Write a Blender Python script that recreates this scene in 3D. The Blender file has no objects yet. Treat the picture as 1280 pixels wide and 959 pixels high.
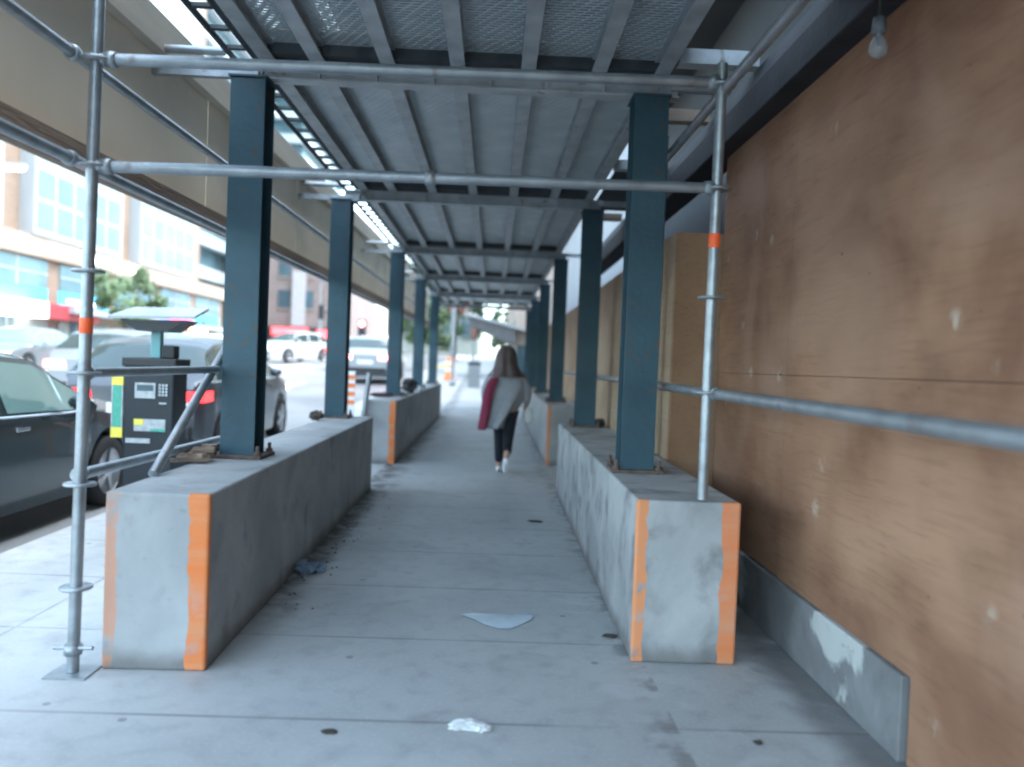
import bpy, bmesh, math, random
from mathutils import Vector, Matrix, Euler
from math import radians as rad, sin, cos, pi
random.seed(7)
S = bpy.context.scene
COL = S.collection

# ------------------------------------------------------------------ ground heights
def sp(t, k=2.0):
    return k * math.log1p(math.exp(min(t / k, 60)))
def z_road(y): return -0.12 + 0.036 * sp(y - 9)
def z_walk(y): return 0.045 * sp(y - 21, 1.5)

# ------------------------------------------------------------------ materials
def mat(name, base, rough=0.7, metal=0.0, var=0.12, scale=4.0, bump=0.0, bscale=40.0, spec=0.4, stains=None, emit=None, alpha=None,
        stretch=(1, 1, 1), coat=0.0):
    m = bpy.data.materials.new(name); m.use_nodes = True
    nt = m.node_tree; N = nt.nodes; L = nt.links
    b = N['Principled BSDF']
    b.inputs['Roughness'].default_value = rough; b.inputs['Metallic'].default_value = metal
    b.inputs['Specular IOR Level'].default_value = spec
    b.inputs['Coat Weight'].default_value = coat
    tc = N.new('ShaderNodeTexCoord'); mp = N.new('ShaderNodeMapping'); mp.inputs['Scale'].default_value = stretch
    L.new(tc.outputs['Object'], mp.inputs['Vector'])
    nz = N.new('ShaderNodeTexNoise'); nz.inputs['Scale'].default_value = scale; nz.inputs['Detail'].default_value = 6
    L.new(mp.outputs[0], nz.inputs['Vector'])
    r = N.new('ShaderNodeValToRGB')
    r.color_ramp.elements[0].position = 0.3; r.color_ramp.elements[1].position = 0.7
    r.color_ramp.elements[0].color = (*[c * (1 - var) for c in base], 1)
    r.color_ramp.elements[1].color = (*[min(1, c * (1 + var)) for c in base], 1)
    L.new(nz.outputs['Fac'], r.inputs['Fac'])
    col = r.outputs['Color']
    if stains:
        sc, sb, lo, hi = stains
        n2 = N.new('ShaderNodeTexNoise'); n2.inputs['Scale'].default_value = sc; n2.inputs['Detail'].default_value = 5
        n2.inputs['Distortion'].default_value = 0.6
        L.new(mp.outputs[0], n2.inputs['Vector'])
        mr = N.new('ShaderNodeMapRange'); mr.inputs[1].default_value = lo; mr.inputs[2].default_value = hi
        L.new(n2.outputs['Fac'], mr.inputs[0])
        mx = N.new('ShaderNodeMix'); mx.data_type = 'RGBA'
        L.new(mr.outputs[0], mx.inputs[0]); L.new(col, mx.inputs[6]); mx.inputs[7].default_value = (*sb, 1)
        col = mx.outputs[2]
    L.new(col, b.inputs['Base Color'])
    if bump:
        n3 = N.new('ShaderNodeTexNoise'); n3.inputs['Scale'].default_value = bscale; n3.inputs['Detail'].default_value = 4
        L.new(mp.outputs[0], n3.inputs['Vector'])
        bp = N.new('ShaderNodeBump'); bp.inputs['Strength'].default_value = bump; bp.inputs['Distance'].default_value = 0.02
        L.new(n3.outputs['Fac'], bp.inputs['Height']); L.new(bp.outputs[0], b.inputs['Normal'])
    if emit:
        b.inputs['Emission Color'].default_value = (*emit[0], 1); b.inputs['Emission Strength'].default_value = emit[1]
    if alpha is not None: b.inputs['Alpha'].default_value = alpha
    m['col'] = 1
    return m

class NB:
    """small node helper"""
    def __init__(s, m): s.N = m.node_tree.nodes; s.L = m.node_tree.links
    def math(s, op, a, b=None, c=None, clamp=False):
        n = s.N.new('ShaderNodeMath'); n.operation = op; n.use_clamp = clamp
        for i, v in enumerate((a, b, c)):
            if v is None: continue
            if isinstance(v, (int, float)): n.inputs[i].default_value = v
            else: s.L.new(v, n.inputs[i])
        return n.outputs[0]
    def mix(s, f, a, b):
        n = s.N.new('ShaderNodeMix'); n.data_type = 'RGBA'
        for i, v in ((0, f), (6, a), (7, b)):
            if isinstance(v, (int, float)): n.inputs[i].default_value = v
            elif isinstance(v, tuple): n.inputs[i].default_value = (*v, 1)
            else: s.L.new(v, n.inputs[i])
        return n.outputs[2]
    def noise(s, vec, scale, det=5, dist=0.0):
        n = s.N.new('ShaderNodeTexNoise'); n.inputs['Scale'].default_value = scale; n.inputs['Detail'].default_value = det
        n.inputs['Distortion'].default_value = dist
        if vec is not None: s.L.new(vec, n.inputs['Vector'])
        return n.outputs['Fac']
    def ramp(s, v, lo, hi):
        n = s.N.new('ShaderNodeMapRange'); n.interpolation_type = 'SMOOTHSTEP'
        n.inputs[1].default_value = lo; n.inputs[2].default_value = hi
        s.L.new(v, n.inputs[0]); return n.outputs[0]
    def coords(s, out='Object', scale=(1, 1, 1)):
        tc = s.N.new('ShaderNodeTexCoord'); mp = s.N.new('ShaderNodeMapping'); mp.inputs['Scale'].default_value = scale
        s.L.new(tc.outputs[out], mp.inputs['Vector'])
        sx = s.N.new('ShaderNodeSeparateXYZ'); s.L.new(mp.outputs[0], sx.inputs[0])
        return mp.outputs[0], sx.outputs[0], sx.outputs[1], sx.outputs[2]

def base_mat(name, rough, metal=0.0, spec=0.4):
    m = bpy.data.materials.new(name); m.use_nodes = True
    b = m.node_tree.nodes['Principled BSDF']
    b.inputs['Roughness'].default_value = rough; b.inputs['Metallic'].default_value = metal
    b.inputs['Specular IOR Level'].default_value = spec
    return m, b, NB(m)

def bumpto(nb, b, h, strength=0.3, dist=0.01):
    bp = nb.N.new('ShaderNodeBump'); bp.inputs['Strength'].default_value = strength; bp.inputs['Distance'].default_value = dist
    nb.L.new(h, bp.inputs['Height']); nb.L.new(bp.outputs[0], b.inputs['Normal'])

def m_sidewalk():
    m, b, nb = base_mat('sidewalk_concrete', 0.62, spec=0.45)
    v, x, y, z = nb.coords()
    n1 = nb.noise(v, 0.8, 6, 0.4); n2 = nb.noise(v, 9, 8); n3 = nb.noise(v, 60, 4)
    c = nb.mix(nb.ramp(n1, .3, .7), (.32, .34, .345), (.40, .42, .425))
    c = nb.mix(nb.math('MULTIPLY', nb.ramp(n2, .45, .8), .35), c, (.17, .18, .19))
    c = nb.mix(nb.math('MULTIPLY', nb.ramp(n3, .52, .68), .4), c, (.46, .47, .475))
    # trodden grime: soft dark blotches and small gum spots
    g = nb.noise(v, 2.3, 7, .8)
    c = nb.mix(nb.math('MULTIPLY', nb.ramp(g, .56, .72), .25), c, (.14, .145, .15))
    vo = nb.N.new('ShaderNodeTexVoronoi'); vo.inputs['Scale'].default_value = 2.6; vo.inputs['Randomness'].default_value = 1
    nb.L.new(v, vo.inputs['Vector'])
    c = nb.mix(nb.math('MULTIPLY', nb.math('LESS_THAN', vo.outputs['Distance'], .045), .6), c, (.12, .12, .125))
    # pale worn scuffs near the right-hand blocks
    s = nb.math('MULTIPLY', nb.ramp(x, .25, .6), nb.ramp(nb.noise(v, 3.1, 4, 1.2), .54, .66))
    c = nb.mix(nb.math('MULTIPLY', s, .5), c, (.44, .47, .49))
    # strip of earth and damp dirt along the foot of the left blocks and the wall
    wob = nb.noise(v, 1.7, 5, .5)
    xl = nb.math('ADD', x, nb.math('MULTIPLY', wob, .5))
    d1 = nb.math('MULTIPLY', nb.math('SUBTRACT', 1.0, nb.ramp(xl, -.95, -.68)), nb.math('GREATER_THAN', x, -1.35))
    d1 = nb.math('MULTIPLY', d1, nb.ramp(y, 3.6, 4.6))
    d1 = nb.math('MULTIPLY', d1, nb.ramp(nb.noise(v, 5, 6, 1.0), .33, .6))
    xr = nb.math('SUBTRACT', x, nb.math('MULTIPLY', wob, .45))
    d2 = nb.math('MULTIPLY', nb.ramp(xr, .98, 1.15), nb.ramp(nb.noise(v, 2.2, 6, .5), .2, .5))
    d3 = nb.math('MULTIPLY', nb.math('MULTIPLY', nb.ramp(xr, .36, .5), nb.math('LESS_THAN', x, .75)), nb.math('MULTIPLY', nb.ramp(nb.noise(v, 6, 6), .45, .6), .6))
    d = nb.math('MAXIMUM', nb.math('MAXIMUM', d1, nb.math('MULTIPLY', d2, .8)), d3)
    c = nb.mix(nb.math('MULTIPLY', d, .85), c, (.075, .07, .066))
    # tooled joints across the pavement, and one along it
    f = nb.math('ABSOLUTE', nb.math('SUBTRACT', nb.math('FRACT', nb.math('DIVIDE', nb.math('ADD', y, -2.49), .885)), .5))
    j1 = nb.math('LESS_THAN', f, .011)
    f2 = nb.math('ABSOLUTE', nb.math('ADD', x, 2.25))
    j2 = nb.math('LESS_THAN', f2, .009)
    j = nb.math('MAXIMUM', j1, j2)
    jn = nb.math('MULTIPLY', j, nb.ramp(nb.noise(v, 1.3, 3), .3, .62))
    c = nb.mix(nb.math('MULTIPLY', jn, .55), c, (.10, .10, .10))
    nb.L.new(c, b.inputs['Base Color'])
    h = nb.math('SUBTRACT', nb.math('MULTIPLY', n3, .3), nb.math('MULTIPLY', j, .6))
    bumpto(nb, b, h, .35, .008)
    return m

def m_asphalt():
    m, b, nb = base_mat('asphalt', .75, spec=.4)
    v, x, y, z = nb.coords()
    n1 = nb.noise(v, .35, 6, .4); n2 = nb.noise(v, 50, 4)
    c = nb.mix(nb.ramp(n1, .3, .7), (.15, .157, .165), (.22, .228, .236))
    c = nb.mix(nb.math('MULTIPLY', nb.ramp(n2, .5, .7), .4), c, (.17, .175, .18))
    nb.L.new(c, b.inputs['Base Color']); bumpto(nb, b, n2, .5, .01)
    return m

def m_block(name, wl, wr, pale_l, strength_r, seed, grime=.55):
    """cast concrete with worn orange paint up the two front corners; object space: x 0..width, y 0..length, z 0..height"""
    m, b, nb = base_mat(name, .8, spec=.3)
    v, x, y, z = nb.coords()
    ad = nb.N.new('ShaderNodeVectorMath'); ad.inputs[1].default_value = (seed, seed * 2, seed); nb.L.new(v, ad.inputs[0]); vv = ad.outputs[0]
    n1 = nb.noise(vv, 2.2, 7, .5); n2 = nb.noise(vv, 25, 5); n3 = nb.noise(vv, 5, 6, .25)
    c = nb.mix(nb.ramp(n1, .3, .7), (.29, .305, .31), (.40, .415, .42))
    c = nb.mix(nb.math('MULTIPLY', nb.ramp(n3, .55 - (grime - .55) * .25, .75), grime), c, (.185, .19, .19))
    c = nb.mix(nb.math('MULTIPLY', nb.ramp(n2, .6, .75), .3), c, (.17, .17, .17))
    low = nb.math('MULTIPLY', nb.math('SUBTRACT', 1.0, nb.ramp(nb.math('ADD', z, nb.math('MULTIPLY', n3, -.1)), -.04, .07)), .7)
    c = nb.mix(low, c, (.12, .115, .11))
    # orange paint only on and just round the front corners
    yn = nb.math('ADD', y, nb.math('MULTIPLY', n3, .02))
    front = nb.math('LESS_THAN', yn, .035)
    edge = nb.noise(vv, 5.5, 5, .8)
    zz = nb.math('MULTIPLY', nb.math('SUBTRACT', edge, .5), .06)
    ln = nb.math('LESS_THAN', nb.math('ADD', x, zz), .055)
    rn = nb.math('GREATER_THAN', nb.math('ADD', x, zz), wl - .085)
    worn = nb.ramp(nb.noise(vv, 9, 6, .4), .30, .48)
    band = nb.ramp(nb.noise(nb.coords('Object', (.3, .3, 5))[0], 1.6, 3), .30, .62)
    oc = nb.mix(band, (.62, .27, .13), (.68, .19, .055))
    c = nb.mix(nb.math('MULTIPLY', nb.math('MULTIPLY', front, ln), nb.math('MULTIPLY', worn, pale_l)), c, (.64, .26, .12))
    c = nb.mix(nb.math('MULTIPLY', nb.math('MULTIPLY', front, rn), nb.math('MULTIPLY', nb.math('ADD', nb.math('MULTIPLY', worn, .35), .65), strength_r)), c, oc)
    nb.L.new(c, b.inputs['Base Color'])
    bumpto(nb, b, nb.math('ADD', n2, nb.math('MULTIPLY', n1, 2.0)), .3, .012)
    return m

def m_plywood(name, dark, light, stain=True, knots=True):
    m, b, nb = base_mat(name, .72, spec=.3)
    v, x, y, z = nb.coords()
    vg = nb.coords('Object', (1, .35, 2.2))[0]
    n1 = nb.noise(nb.coords('Object', (1, .8, 1.2))[0], 1.5, 7, .4); n2 = nb.noise(nb.coords('Object', (8, 1.2, 14))[0], 3, 6, .8); n3 = nb.noise(v, .9, 5, .8)
    c = nb.mix(nb.ramp(n1, .25, .75), dark, light)
    c = nb.mix(nb.math('MULTIPLY', nb.ramp(n2, .45, .8), .35), c, tuple(k * .62 for k in dark))
    if stain:
        c = nb.mix(nb.math('MULTIPLY', nb.ramp(n3, .50, .70), .55), c, (light[0] * .98, light[1] * 1.06, light[2] * 1.2))
        c = nb.mix(nb.math('MULTIPLY', nb.ramp(nb.noise(v, 1.6, 6, .3), .57, .75), .35), c, tuple(k * .55 for k in dark))
    hgt = n2
    if knots:
        vo = nb.N.new('ShaderNodeTexVoronoi'); vo.inputs['Scale'].default_value = 3.4
        nb.L.new(v, vo.inputs['Vector']); dd = vo.outputs['Distance']
        rnd = nb.N.new('ShaderNodeSeparateColor'); nb.L.new(vo.outputs['Color'], rnd.inputs[0])
        keep = nb.math('GREATER_THAN', rnd.outputs[0], .55)
        pale = nb.math('MULTIPLY', nb.math('MULTIPLY', nb.math('SUBTRACT', 1.0, nb.ramp(dd, .05, .20)), keep), nb.ramp(nb.noise(v, 12, 4, .5), .42, .6))
        c = nb.mix(nb.math('MULTIPLY', pale, .75), c, (.48, .40, .32))
        hole = nb.math('MULTIPLY', nb.math('LESS_THAN', dd, .03), nb.math('GREATER_THAN', rnd.outputs[1], .35))
        c = nb.mix(nb.math('MULTIPLY', hole, .85), c, (.03, .025, .02))
        vo2 = nb.N.new('ShaderNodeTexVoronoi'); vo2.inputs['Scale'].default_value = 6.5
        nb.L.new(v, vo2.inputs['Vector'])
        hole2 = nb.math('LESS_THAN', vo2.outputs['Distance'], .035)
        c = nb.mix(nb.math('MULTIPLY', hole2, .7), c, (.05, .04, .035))
        hgt = nb.math('SUBTRACT', nb.math('MULTIPLY', n2, .5), nb.math('ADD', hole, hole2))
    nb.L.new(c, b.inputs['Base Color']); bumpto(nb, b, hgt, .35, .01)
    return m

def m_plank(name, holes):
    """steel scaffold plank with staggered oval anti-slip slots"""
    m, b, nb = base_mat(name, .5, .25, .5)
    v, x, y, z = nb.coords()
    # slots run across the plank: rows every 28 mm along y, slots every 52 mm along x, alternate rows shifted
    ry = nb.math('DIVIDE', y, .030); row = nb.math('FLOOR', ry); fy = nb.math('SUBTRACT', nb.math('FRACT', ry), .5)
    sh = nb.math('MULTIPLY', nb.math('MODULO', row, 3.0), .333)
    fx = nb.math('SUBTRACT', nb.math('FRACT', nb.math('ADD', nb.math('DIVIDE', x, .060), sh)), .5)
    ax = nb.math('DIVIDE', fx, .36); ay = nb.math('DIVIDE', fy, .24)
    r2 = nb.math('ADD', nb.math('MULTIPLY', ax, ax), nb.math('MULTIPLY', ay, ay))
    slot = nb.math('LESS_THAN', r2, 1.0)
    dome = nb.math('SUBTRACT', 1.0, nb.ramp(r2, .3, 2.2))
    n1 = nb.noise(v, 3, 6); n2 = nb.noise(v, 18, 5)
    c = nb.mix(nb.ramp(n1, .3, .7), (.46, .52, .54), (.58, .64, .66))
    c = nb.mix(nb.math('MULTIPLY', nb.ramp(n2, .6, .75), .4), c, (.18, .17, .16))
    nb.L.new(c, b.inputs['Base Color'])
    bumpto(nb, b, dome, .9 if holes else .5, .012)
    if holes:
        nb.L.new(nb.math('SUBTRACT', 1.0, slot), b.inputs['Alpha'])
    return m

def m_brick(name, c1, c2, mortar, scale=1.0):
    m, b, nb = base_mat(name, .85, spec=.25)
    tc = nb.N.new('ShaderNodeTexCoord'); mp = nb.N.new('ShaderNodeMapping')
    nb.L.new(tc.outputs['Object'], mp.inputs['Vector'])
    sx = nb.N.new('ShaderNodeSeparateXYZ'); nb.L.new(mp.outputs[0], sx.inputs[0])
    cx = nb.N.new('ShaderNodeCombineXYZ')
    nb.L.new(nb.math('ADD', sx.outputs[0], sx.outputs[1]), cx.inputs[0]); nb.L.new(sx.outputs[2], cx.inputs[1])
    bt = nb.N.new('ShaderNodeTexBrick'); bt.inputs['Scale'].default_value = scale
    bt.inputs['Brick Width'].default_value = .45; bt.inputs['Row Height'].default_value = .14; bt.inputs['Mortar Size'].default_value = .012
    bt.inputs['Color1'].default_value = (*c1, 1); bt.inputs['Color2'].default_value = (*c2, 1); bt.inputs['Mortar'].default_value = (*mortar, 1)
    nb.L.new(cx.outputs[0], bt.inputs['Vector'])
    n = nb.noise(mp.outputs[0], .4, 5)
    c = nb.mix(nb.math('MULTIPLY', nb.ramp(n, .4, .7), .3), bt.outputs['Color'], tuple(k * .7 for k in c1))
    nb.L.new(c, b.inputs['Base Color'])
    return m

def m_glass(name, col, rough=.08):
    m, b, nb = base_mat(name, rough, spec=.35 if rough > .2 else .7)
    v = nb.coords()[0]
    c = nb.mix(nb.ramp(nb.noise(v, .6, 2), .35, .65), tuple(k * .75 for k in col), col)
    nb.L.new(c, b.inputs['Base Color'])
    return m

M = {}
M['walk'] = m_sidewalk(); M['asphalt'] = m_asphalt()
M['ply'] = m_plywood('stained_plywood', (.18, .086, .050), (.37, .21, .13))
M['ply_end'] = m_plywood('weathered_plywood', (.30, .21, .135), (.43, .32, .22), knots=False)
M['fascia'] = mat('pale_plywood', (.74, .66, .53), .75, var=.11, scale=1.1, stains=(.9, (.58, .52, .42), .5, .75))
M['lumber'] = mat('old_lumber', (.22, .165, .125), .8, var=.3, scale=3, stretch=(1, .2, 2), bump=.3)
M['paleboard'] = mat('pale_board', (.56, .51, .43), .75, var=.15, scale=3, stretch=(1, .2, 2))
M['teal'] = mat('teal_steel_paint', (.026, .070, .095), .5, 0, .22, 3, .15, 30, .4, stains=(7, (.075, .06, .05), .60, .68))
M['steel'] = mat('galvanised_steel', (.31, .345, .37), .42, .7, .22, 9, .12, 60, .5, stains=(12, (.26, .25, .25), .62, .72))
M['alu'] = mat('aluminium_beam', (.40, .435, .455), .5, .3, .2, 6, .1, 40, .5, stains=(7, (.16, .12, .11), .66, .76))
M['darksteel'] = mat('dark_steel', (.055, .065, .07), .6, .3, .3, 6, .15)
M['blacktimber'] = mat('dark_header', (.022, .022, .026), .75, var=.3, scale=5, bump=.2)
M['rust'] = mat('rusty_plate', (.14, .105, .09), .8, .3, .35, 14, .3)
M['orange_tag'] = mat('orange_tape', (.85, .12, .03), .5, var=.08)
M['footing'] = mat('concrete_footing', (.17, .175, .18), .85, var=.2, scale=5, bump=.4, bscale=18, stains=(2.6, (.42, .44, .43), .57, .62))
M['rubber'] = mat('tyre_rubber', (.018, .018, .019), .8, var=.2, bump=.2)
M['rim'] = mat('wheel_rim', (.45, .46, .48), .3, .9, .08)
M['carglass'] = m_glass('car_glass', (.035, .06, .062), .05)
M['carglass_green'] = m_glass('tinted_glass', (.14, .24, .235), .05)
M['chrome'] = mat('chrome_trim', (.75, .77, .8), .15, 1.0, .03)
M['tail'] = mat('taillight_lens', (.50, .012, .02), .2, var=.1, emit=((1, .03, .03), .5))
M['tail_on'] = mat('brake_light', (.8, .05, .05), .2, emit=((1, .10, .10), 5))
M['head'] = mat('headlight_lens', (.75, .78, .8), .1, var=.05, emit=((1, .98, .92), .9))
M['head_on'] = mat('lit_headlight', (.8, .8, .8), .1, emit=((1, .97, .9), 4))
M['plate'] = mat('number_plate', (.72, .74, .76), .4, var=.03)
M['plastic_black'] = mat('black_plastic', (.02, .021, .023), .55, var=.2)
def paint(n, c, metal=.3): return mat('car_paint_' + n, c, .28, metal, .04, 2, coat=.6)
M['p_dark'] = paint('dark', (.022, .036, .042)); M['p_grey'] = paint('grey', (.075, .086, .10), .5); M['p_white'] = paint('white', (.62, .64, .66), 0)
M['p_silver'] = paint('silver', (.28, .305, .33), .6); M['p_black'] = paint('black', (.012, .013, .016)); M['p_blue'] = paint('blue', (.05, .07, .11))
M['brown_brick'] = m_brick('brown_brick', (.25, .17, .125), (.29, .205, .15), (.28, .24, .21))
M['grey_brick'] = m_brick('grey_brown_brick', (.20, .155, .145), (.26, .20, .185), (.24, .2, .19))
M['cream'] = mat('cream_concrete', (.34, .265, .21), .8, var=.08, scale=.6)
M['white'] = mat('white_metal_panel', (.33, .36, .38), .5, var=.05, scale=.8)
M['cyan_glass'] = m_glass('pale_blue_glass', (.11, .18, .205), .25)
M['teal_glass'] = m_glass('teal_glass', (.14, .245, .28), .25)
M['dark_pane'] = m_glass('dark_pane', (.07, .115, .14), .08)
M['shop_glass'] = m_glass('shop_glass', (.32, .33, .31), .15)
M['blue_sign'] = mat('blue_sign', (.03, .22, .62), .5, var=.1)
M['sky_sign'] = mat('light_blue_sign', (.10, .50, .72), .5, var=.08)
M['white_sign'] = mat('lit_white_sign', (.85, .86, .86), .5, var=.03, emit=((.95, .97, 1), .8))
M['red_sign'] = mat('red_sign', (.42, .045, .055), .5, var=.12)
M['red_lit'] = mat('lit_red_sign', (.6, .03, .03), .5, emit=((1, .05, .06), 1.2))
M['lamp_lit'] = mat('street_lamp_glow', (.9, .92, .95), .4, emit=((.95, .98, 1), 6))
M['amber_lit'] = mat('amber_glow', (.9, .5, .15), .4, emit=((1, .62, .25), 4))
M['beige'] = mat('beige_stone', (.50, .41, .35), .85, var=.1, scale=1.2, bump=.2, bscale=6)
M['greywall'] = mat('grey_facade', (.045, .052, .06), .8, var=.12, scale=1)
M['whitewall'] = mat('white_cladding', (.30, .33, .36), .6, var=.06, scale=1)
M['tower_white'] = mat('balcony_white', (.38, .43, .46), .6, var=.05)
M['bark'] = mat('tree_bark', (.10, .075, .055), .9, var=.3, scale=8, bump=.5)
M['green_sign'] = mat('green_label', (.07, .34, .25), .5, var=.15, scale=30)
M['yellow'] = mat('yellow_label', (.68, .58, .09), .5, var=.1)
M['pale_label'] = mat('pale_notice', (.36, .39, .40), .5, var=.25, scale=22)
M['solar'] = mat('solar_panel', (.22, .26, .29), .2, .2, .08)
M['teal_lamp'] = mat('teal_plastic', (.14, .34, .36), .4, var=.1)
M['meter'] = mat('charcoal_metal', (.020, .026, .032), .5, .2, .15)
M['barrel_orange'] = mat('safety_orange', (.80, .20, .05), .5, var=.06)
M['barrel_white'] = mat('reflective_white', (.75, .77, .8), .4, var=.04)
M['paper'] = mat('crumpled_paper', (.60, .63, .63), .8, var=.12, scale=20, bump=.3)
M['film'] = mat('wet_plastic_film', (.47, .56, .62), .3, var=.12, scale=6, spec=.5)
M['bottleblue'] = mat('blue_plastic', (.14, .20, .27), .35, var=.35, scale=25)
M['leaf_dead'] = mat('dead_leaf', (.055, .045, .035), .8, var=.3)
M['dirt'] = mat('dirt_crumbs', (.10, .09, .08), .95, var=.4, scale=20)
M['bulb'] = mat('clear_bulb_glass', (.32, .36, .38), .08, var=.02, alpha=.4, spec=.8)
M['socket'] = mat('lamp_socket', (.10, .11, .125), .5, var=.1)
M['coat'] = mat('grey_wool', (.27, .285, .31), .9, var=.12, scale=9, bump=.3, bscale=60)
M['hood'] = mat('dark_mauve_cloth', (.105, .08, .078), .9, var=.15, scale=8, bump=.2)
M['maroon'] = mat('maroon_cloth', (.15, .014, .038), .85, var=.12, scale=8)
M['trouser'] = mat('black_trousers', (.012, .013, .02), .9, var=.2)
M['shoe'] = mat('white_trainers', (.62, .64, .66), .6, var=.08)
M['skin'] = mat('skin', (.42, .26, .19), .6, var=.06)
M['bag'] = mat('white_bag', (.62, .66, .68), .6, var=.08)

# ------------------------------------------------------------------ mesh builder
class MB:
    def __init__(s): s.v = []; s.f = []; s.smooth = []
    def add(s, vs, fs, smooth=False):
        o = len(s.v); s.v += [Vector(p) for p in vs]; s.f += [tuple(i + o for i in f) for f in fs]; s.smooth += [smooth] * len(fs); return s
    def box(s, x0, x1, y0, y1, z0, z1):
        return s.add([(x0, y0, z0), (x1, y0, z0), (x1, y1, z0), (x0, y1, z0), (x0, y0, z1), (x1, y0, z1), (x1, y1, z1), (x0, y1, z1)],
              [(0, 3, 2, 1), (4, 5, 6, 7), (0, 1, 5, 4), (1, 2, 6, 5), (2, 3, 7, 6), (3, 0, 4, 7)])
    def bar(s, p0, p1, w, h, up=(0, 0, 1)):
        p0, p1 = Vector(p0), Vector(p1); d = (p1 - p0).normalized(); u = Vector(up)
        a = d.cross(u).normalized() * w / 2; b = a.cross(d).normalized() * h / 2
        vs = [p + sa * a + sb * b for p in (p0, p1) for sa, sb in ((-1, -1), (1, -1), (1, 1), (-1, 1))]
        return s.add(vs, [(0, 1, 2, 3), (7, 6, 5, 4), (0, 4, 5, 1), (1, 5, 6, 2), (2, 6, 7, 3), (3, 7, 4, 0)])
    def tube(s, p0, p1, r0, r1=None, n=14, cap=True):
        r1 = r0 if r1 is None else r1; p0, p1 = Vector(p0), Vector(p1); d = (p1 - p0).normalized()
        a = d.orthogonal().normalized(); b = d.cross(a)
        vs = []
        for p, r in ((p0, r0), (p1, r1)):
            vs += [p + r * (cos(2 * pi * i / n) * a + sin(2 * pi * i / n) * b) for i in range(n)]
        s.add(vs, [(i, (i + 1) % n, n + (i + 1) % n, n + i) for i in range(n)], True)
        if cap: s.add(vs, [tuple(range(n))[::-1], tuple(range(n, 2 * n))])
        return s
    def path(s, pts, r, n=10):
        for a, b in zip(pts[:-1], pts[1:]): s.tube(a, b, r, r, n)
        return s
    def lathe(s, c, prof, n=20, axis='z'):
        c = Vector(c); vs = []; k = len(prof)
        for i in range(n):
            t = 2 * pi * i / n
            for r, h in prof:
                q = Vector((r * cos(t), r * sin(t), h)) if axis == 'z' else (Vector((h, r * cos(t), r * sin(t))) if axis == 'x' else Vector((r * cos(t), h, r * sin(t))))
                vs.append(c + q)
        fs = []
        for i in range(n):
            j = (i + 1) % n
            for q in range(k - 1): fs.append((i * k + q, j * k + q, j * k + q + 1, i * k + q + 1))
        return s.add(vs, fs, True)
    def prism(s, pts, axis, a, b):
        """polygon pts in the two other axes, extruded a..b along axis"""
        def P(p, h): return {'x': (h, p[0], p[1]), 'y': (p[0], h, p[1]), 'z': (p[0], p[1], h)}[axis]
        n = len(pts); vs = [P(p, a) for p in pts] + [P(p, b) for p in pts]
        return s.add(vs, [tuple(range(n))[::-1], tuple(range(n, 2 * n))] + [(i, (i + 1) % n, n + (i + 1) % n, n + i) for i in range(n)])
    def blob(s, c, r, seed=0, n=2, amp=.25, flat=1.0):
        bm = bmesh.new(); bmesh.ops.create_icosphere(bm, subdivisions=n, radius=1); rr = random.Random(seed)
        for v in bm.verts:
            k = 1 + rr.uniform(-amp, amp); v.co *= k
        vs = [Vector((v.co.x * r[0], v.co.y * r[1], v.co.z * r[2] * flat)) + Vector(c) for v in bm.verts]
        fs = [tuple(x.index for x in f.verts) for f in bm.faces]; bm.free()
        return s.add(vs, fs, False)
    def build(s, name, m, parent=None, loc=None, bevel=0, kind=None):
        me = bpy.data.meshes.new(name); off = Vector((0, 0, 0))
        if loc is not None: off = Vector(loc)
        elif parent is not None: off = parent['_o'] if False else WORLD(parent)
        me.from_pydata([v - off for v in s.v], [], s.f); me.update()
        bm = bmesh.new(); bm.from_mesh(me)
        for i, f in enumerate(bm.faces): f.smooth = s.smooth[i]
        bmesh.ops.recalc_face_normals(bm, faces=bm.faces); bm.to_mesh(me); bm.free()
        me.materials.append(m)
        o = bpy.data.objects.new(name, me); COL.objects.link(o)
        if loc is not None: o.location = off
        if parent is not None: o.parent = parent
        if bevel:
            b = o.modifiers.new('bevel', 'BEVEL'); b.width = bevel; b.segments = 2; b.limit_method = 'ANGLE'
        if kind: o['kind'] = kind
        return o
def WORLD(o):
    p = Vector(o.location)
    while o.parent: o = o.parent; p += Vector(o.location)
    return p
def tag(o, label, cat, group=None, kind=None):
    if label: o['label'] = label
    if cat: o['category'] = cat
    if group: o['group'] = group
    if kind: o['kind'] = kind
    return o
def thing(name, label, cat, loc=(0, 0, 0), group=None):
    o = bpy.data.objects.new(name, None); o.empty_display_size = .2; COL.objects.link(o); o.location = loc
    return tag(o, label, cat, group)
def dup(root, loc=None, rotz=None, label=None, group=None, mats=None, label_parts=True):
    r = root.copy(); COL.objects.link(r)
    if loc is not None: r.location = loc
    if rotz is not None: r.rotation_euler[2] = rotz
    if label: r['label'] = label
    if group: r['group'] = group
    def rec(src, dst):
        for ch in list(src.children):
            c = ch.copy(); COL.objects.link(c); c.parent = dst
            if mats and c.type == 'MESH' and c.data.materials and c.data.materials[0].name in mats:
                c.material_slots[0].link = 'OBJECT'; c.material_slots[0].material = mats[c.data.materials[0].name]
            rec(ch, c)
    rec(root, r)
    return r

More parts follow.
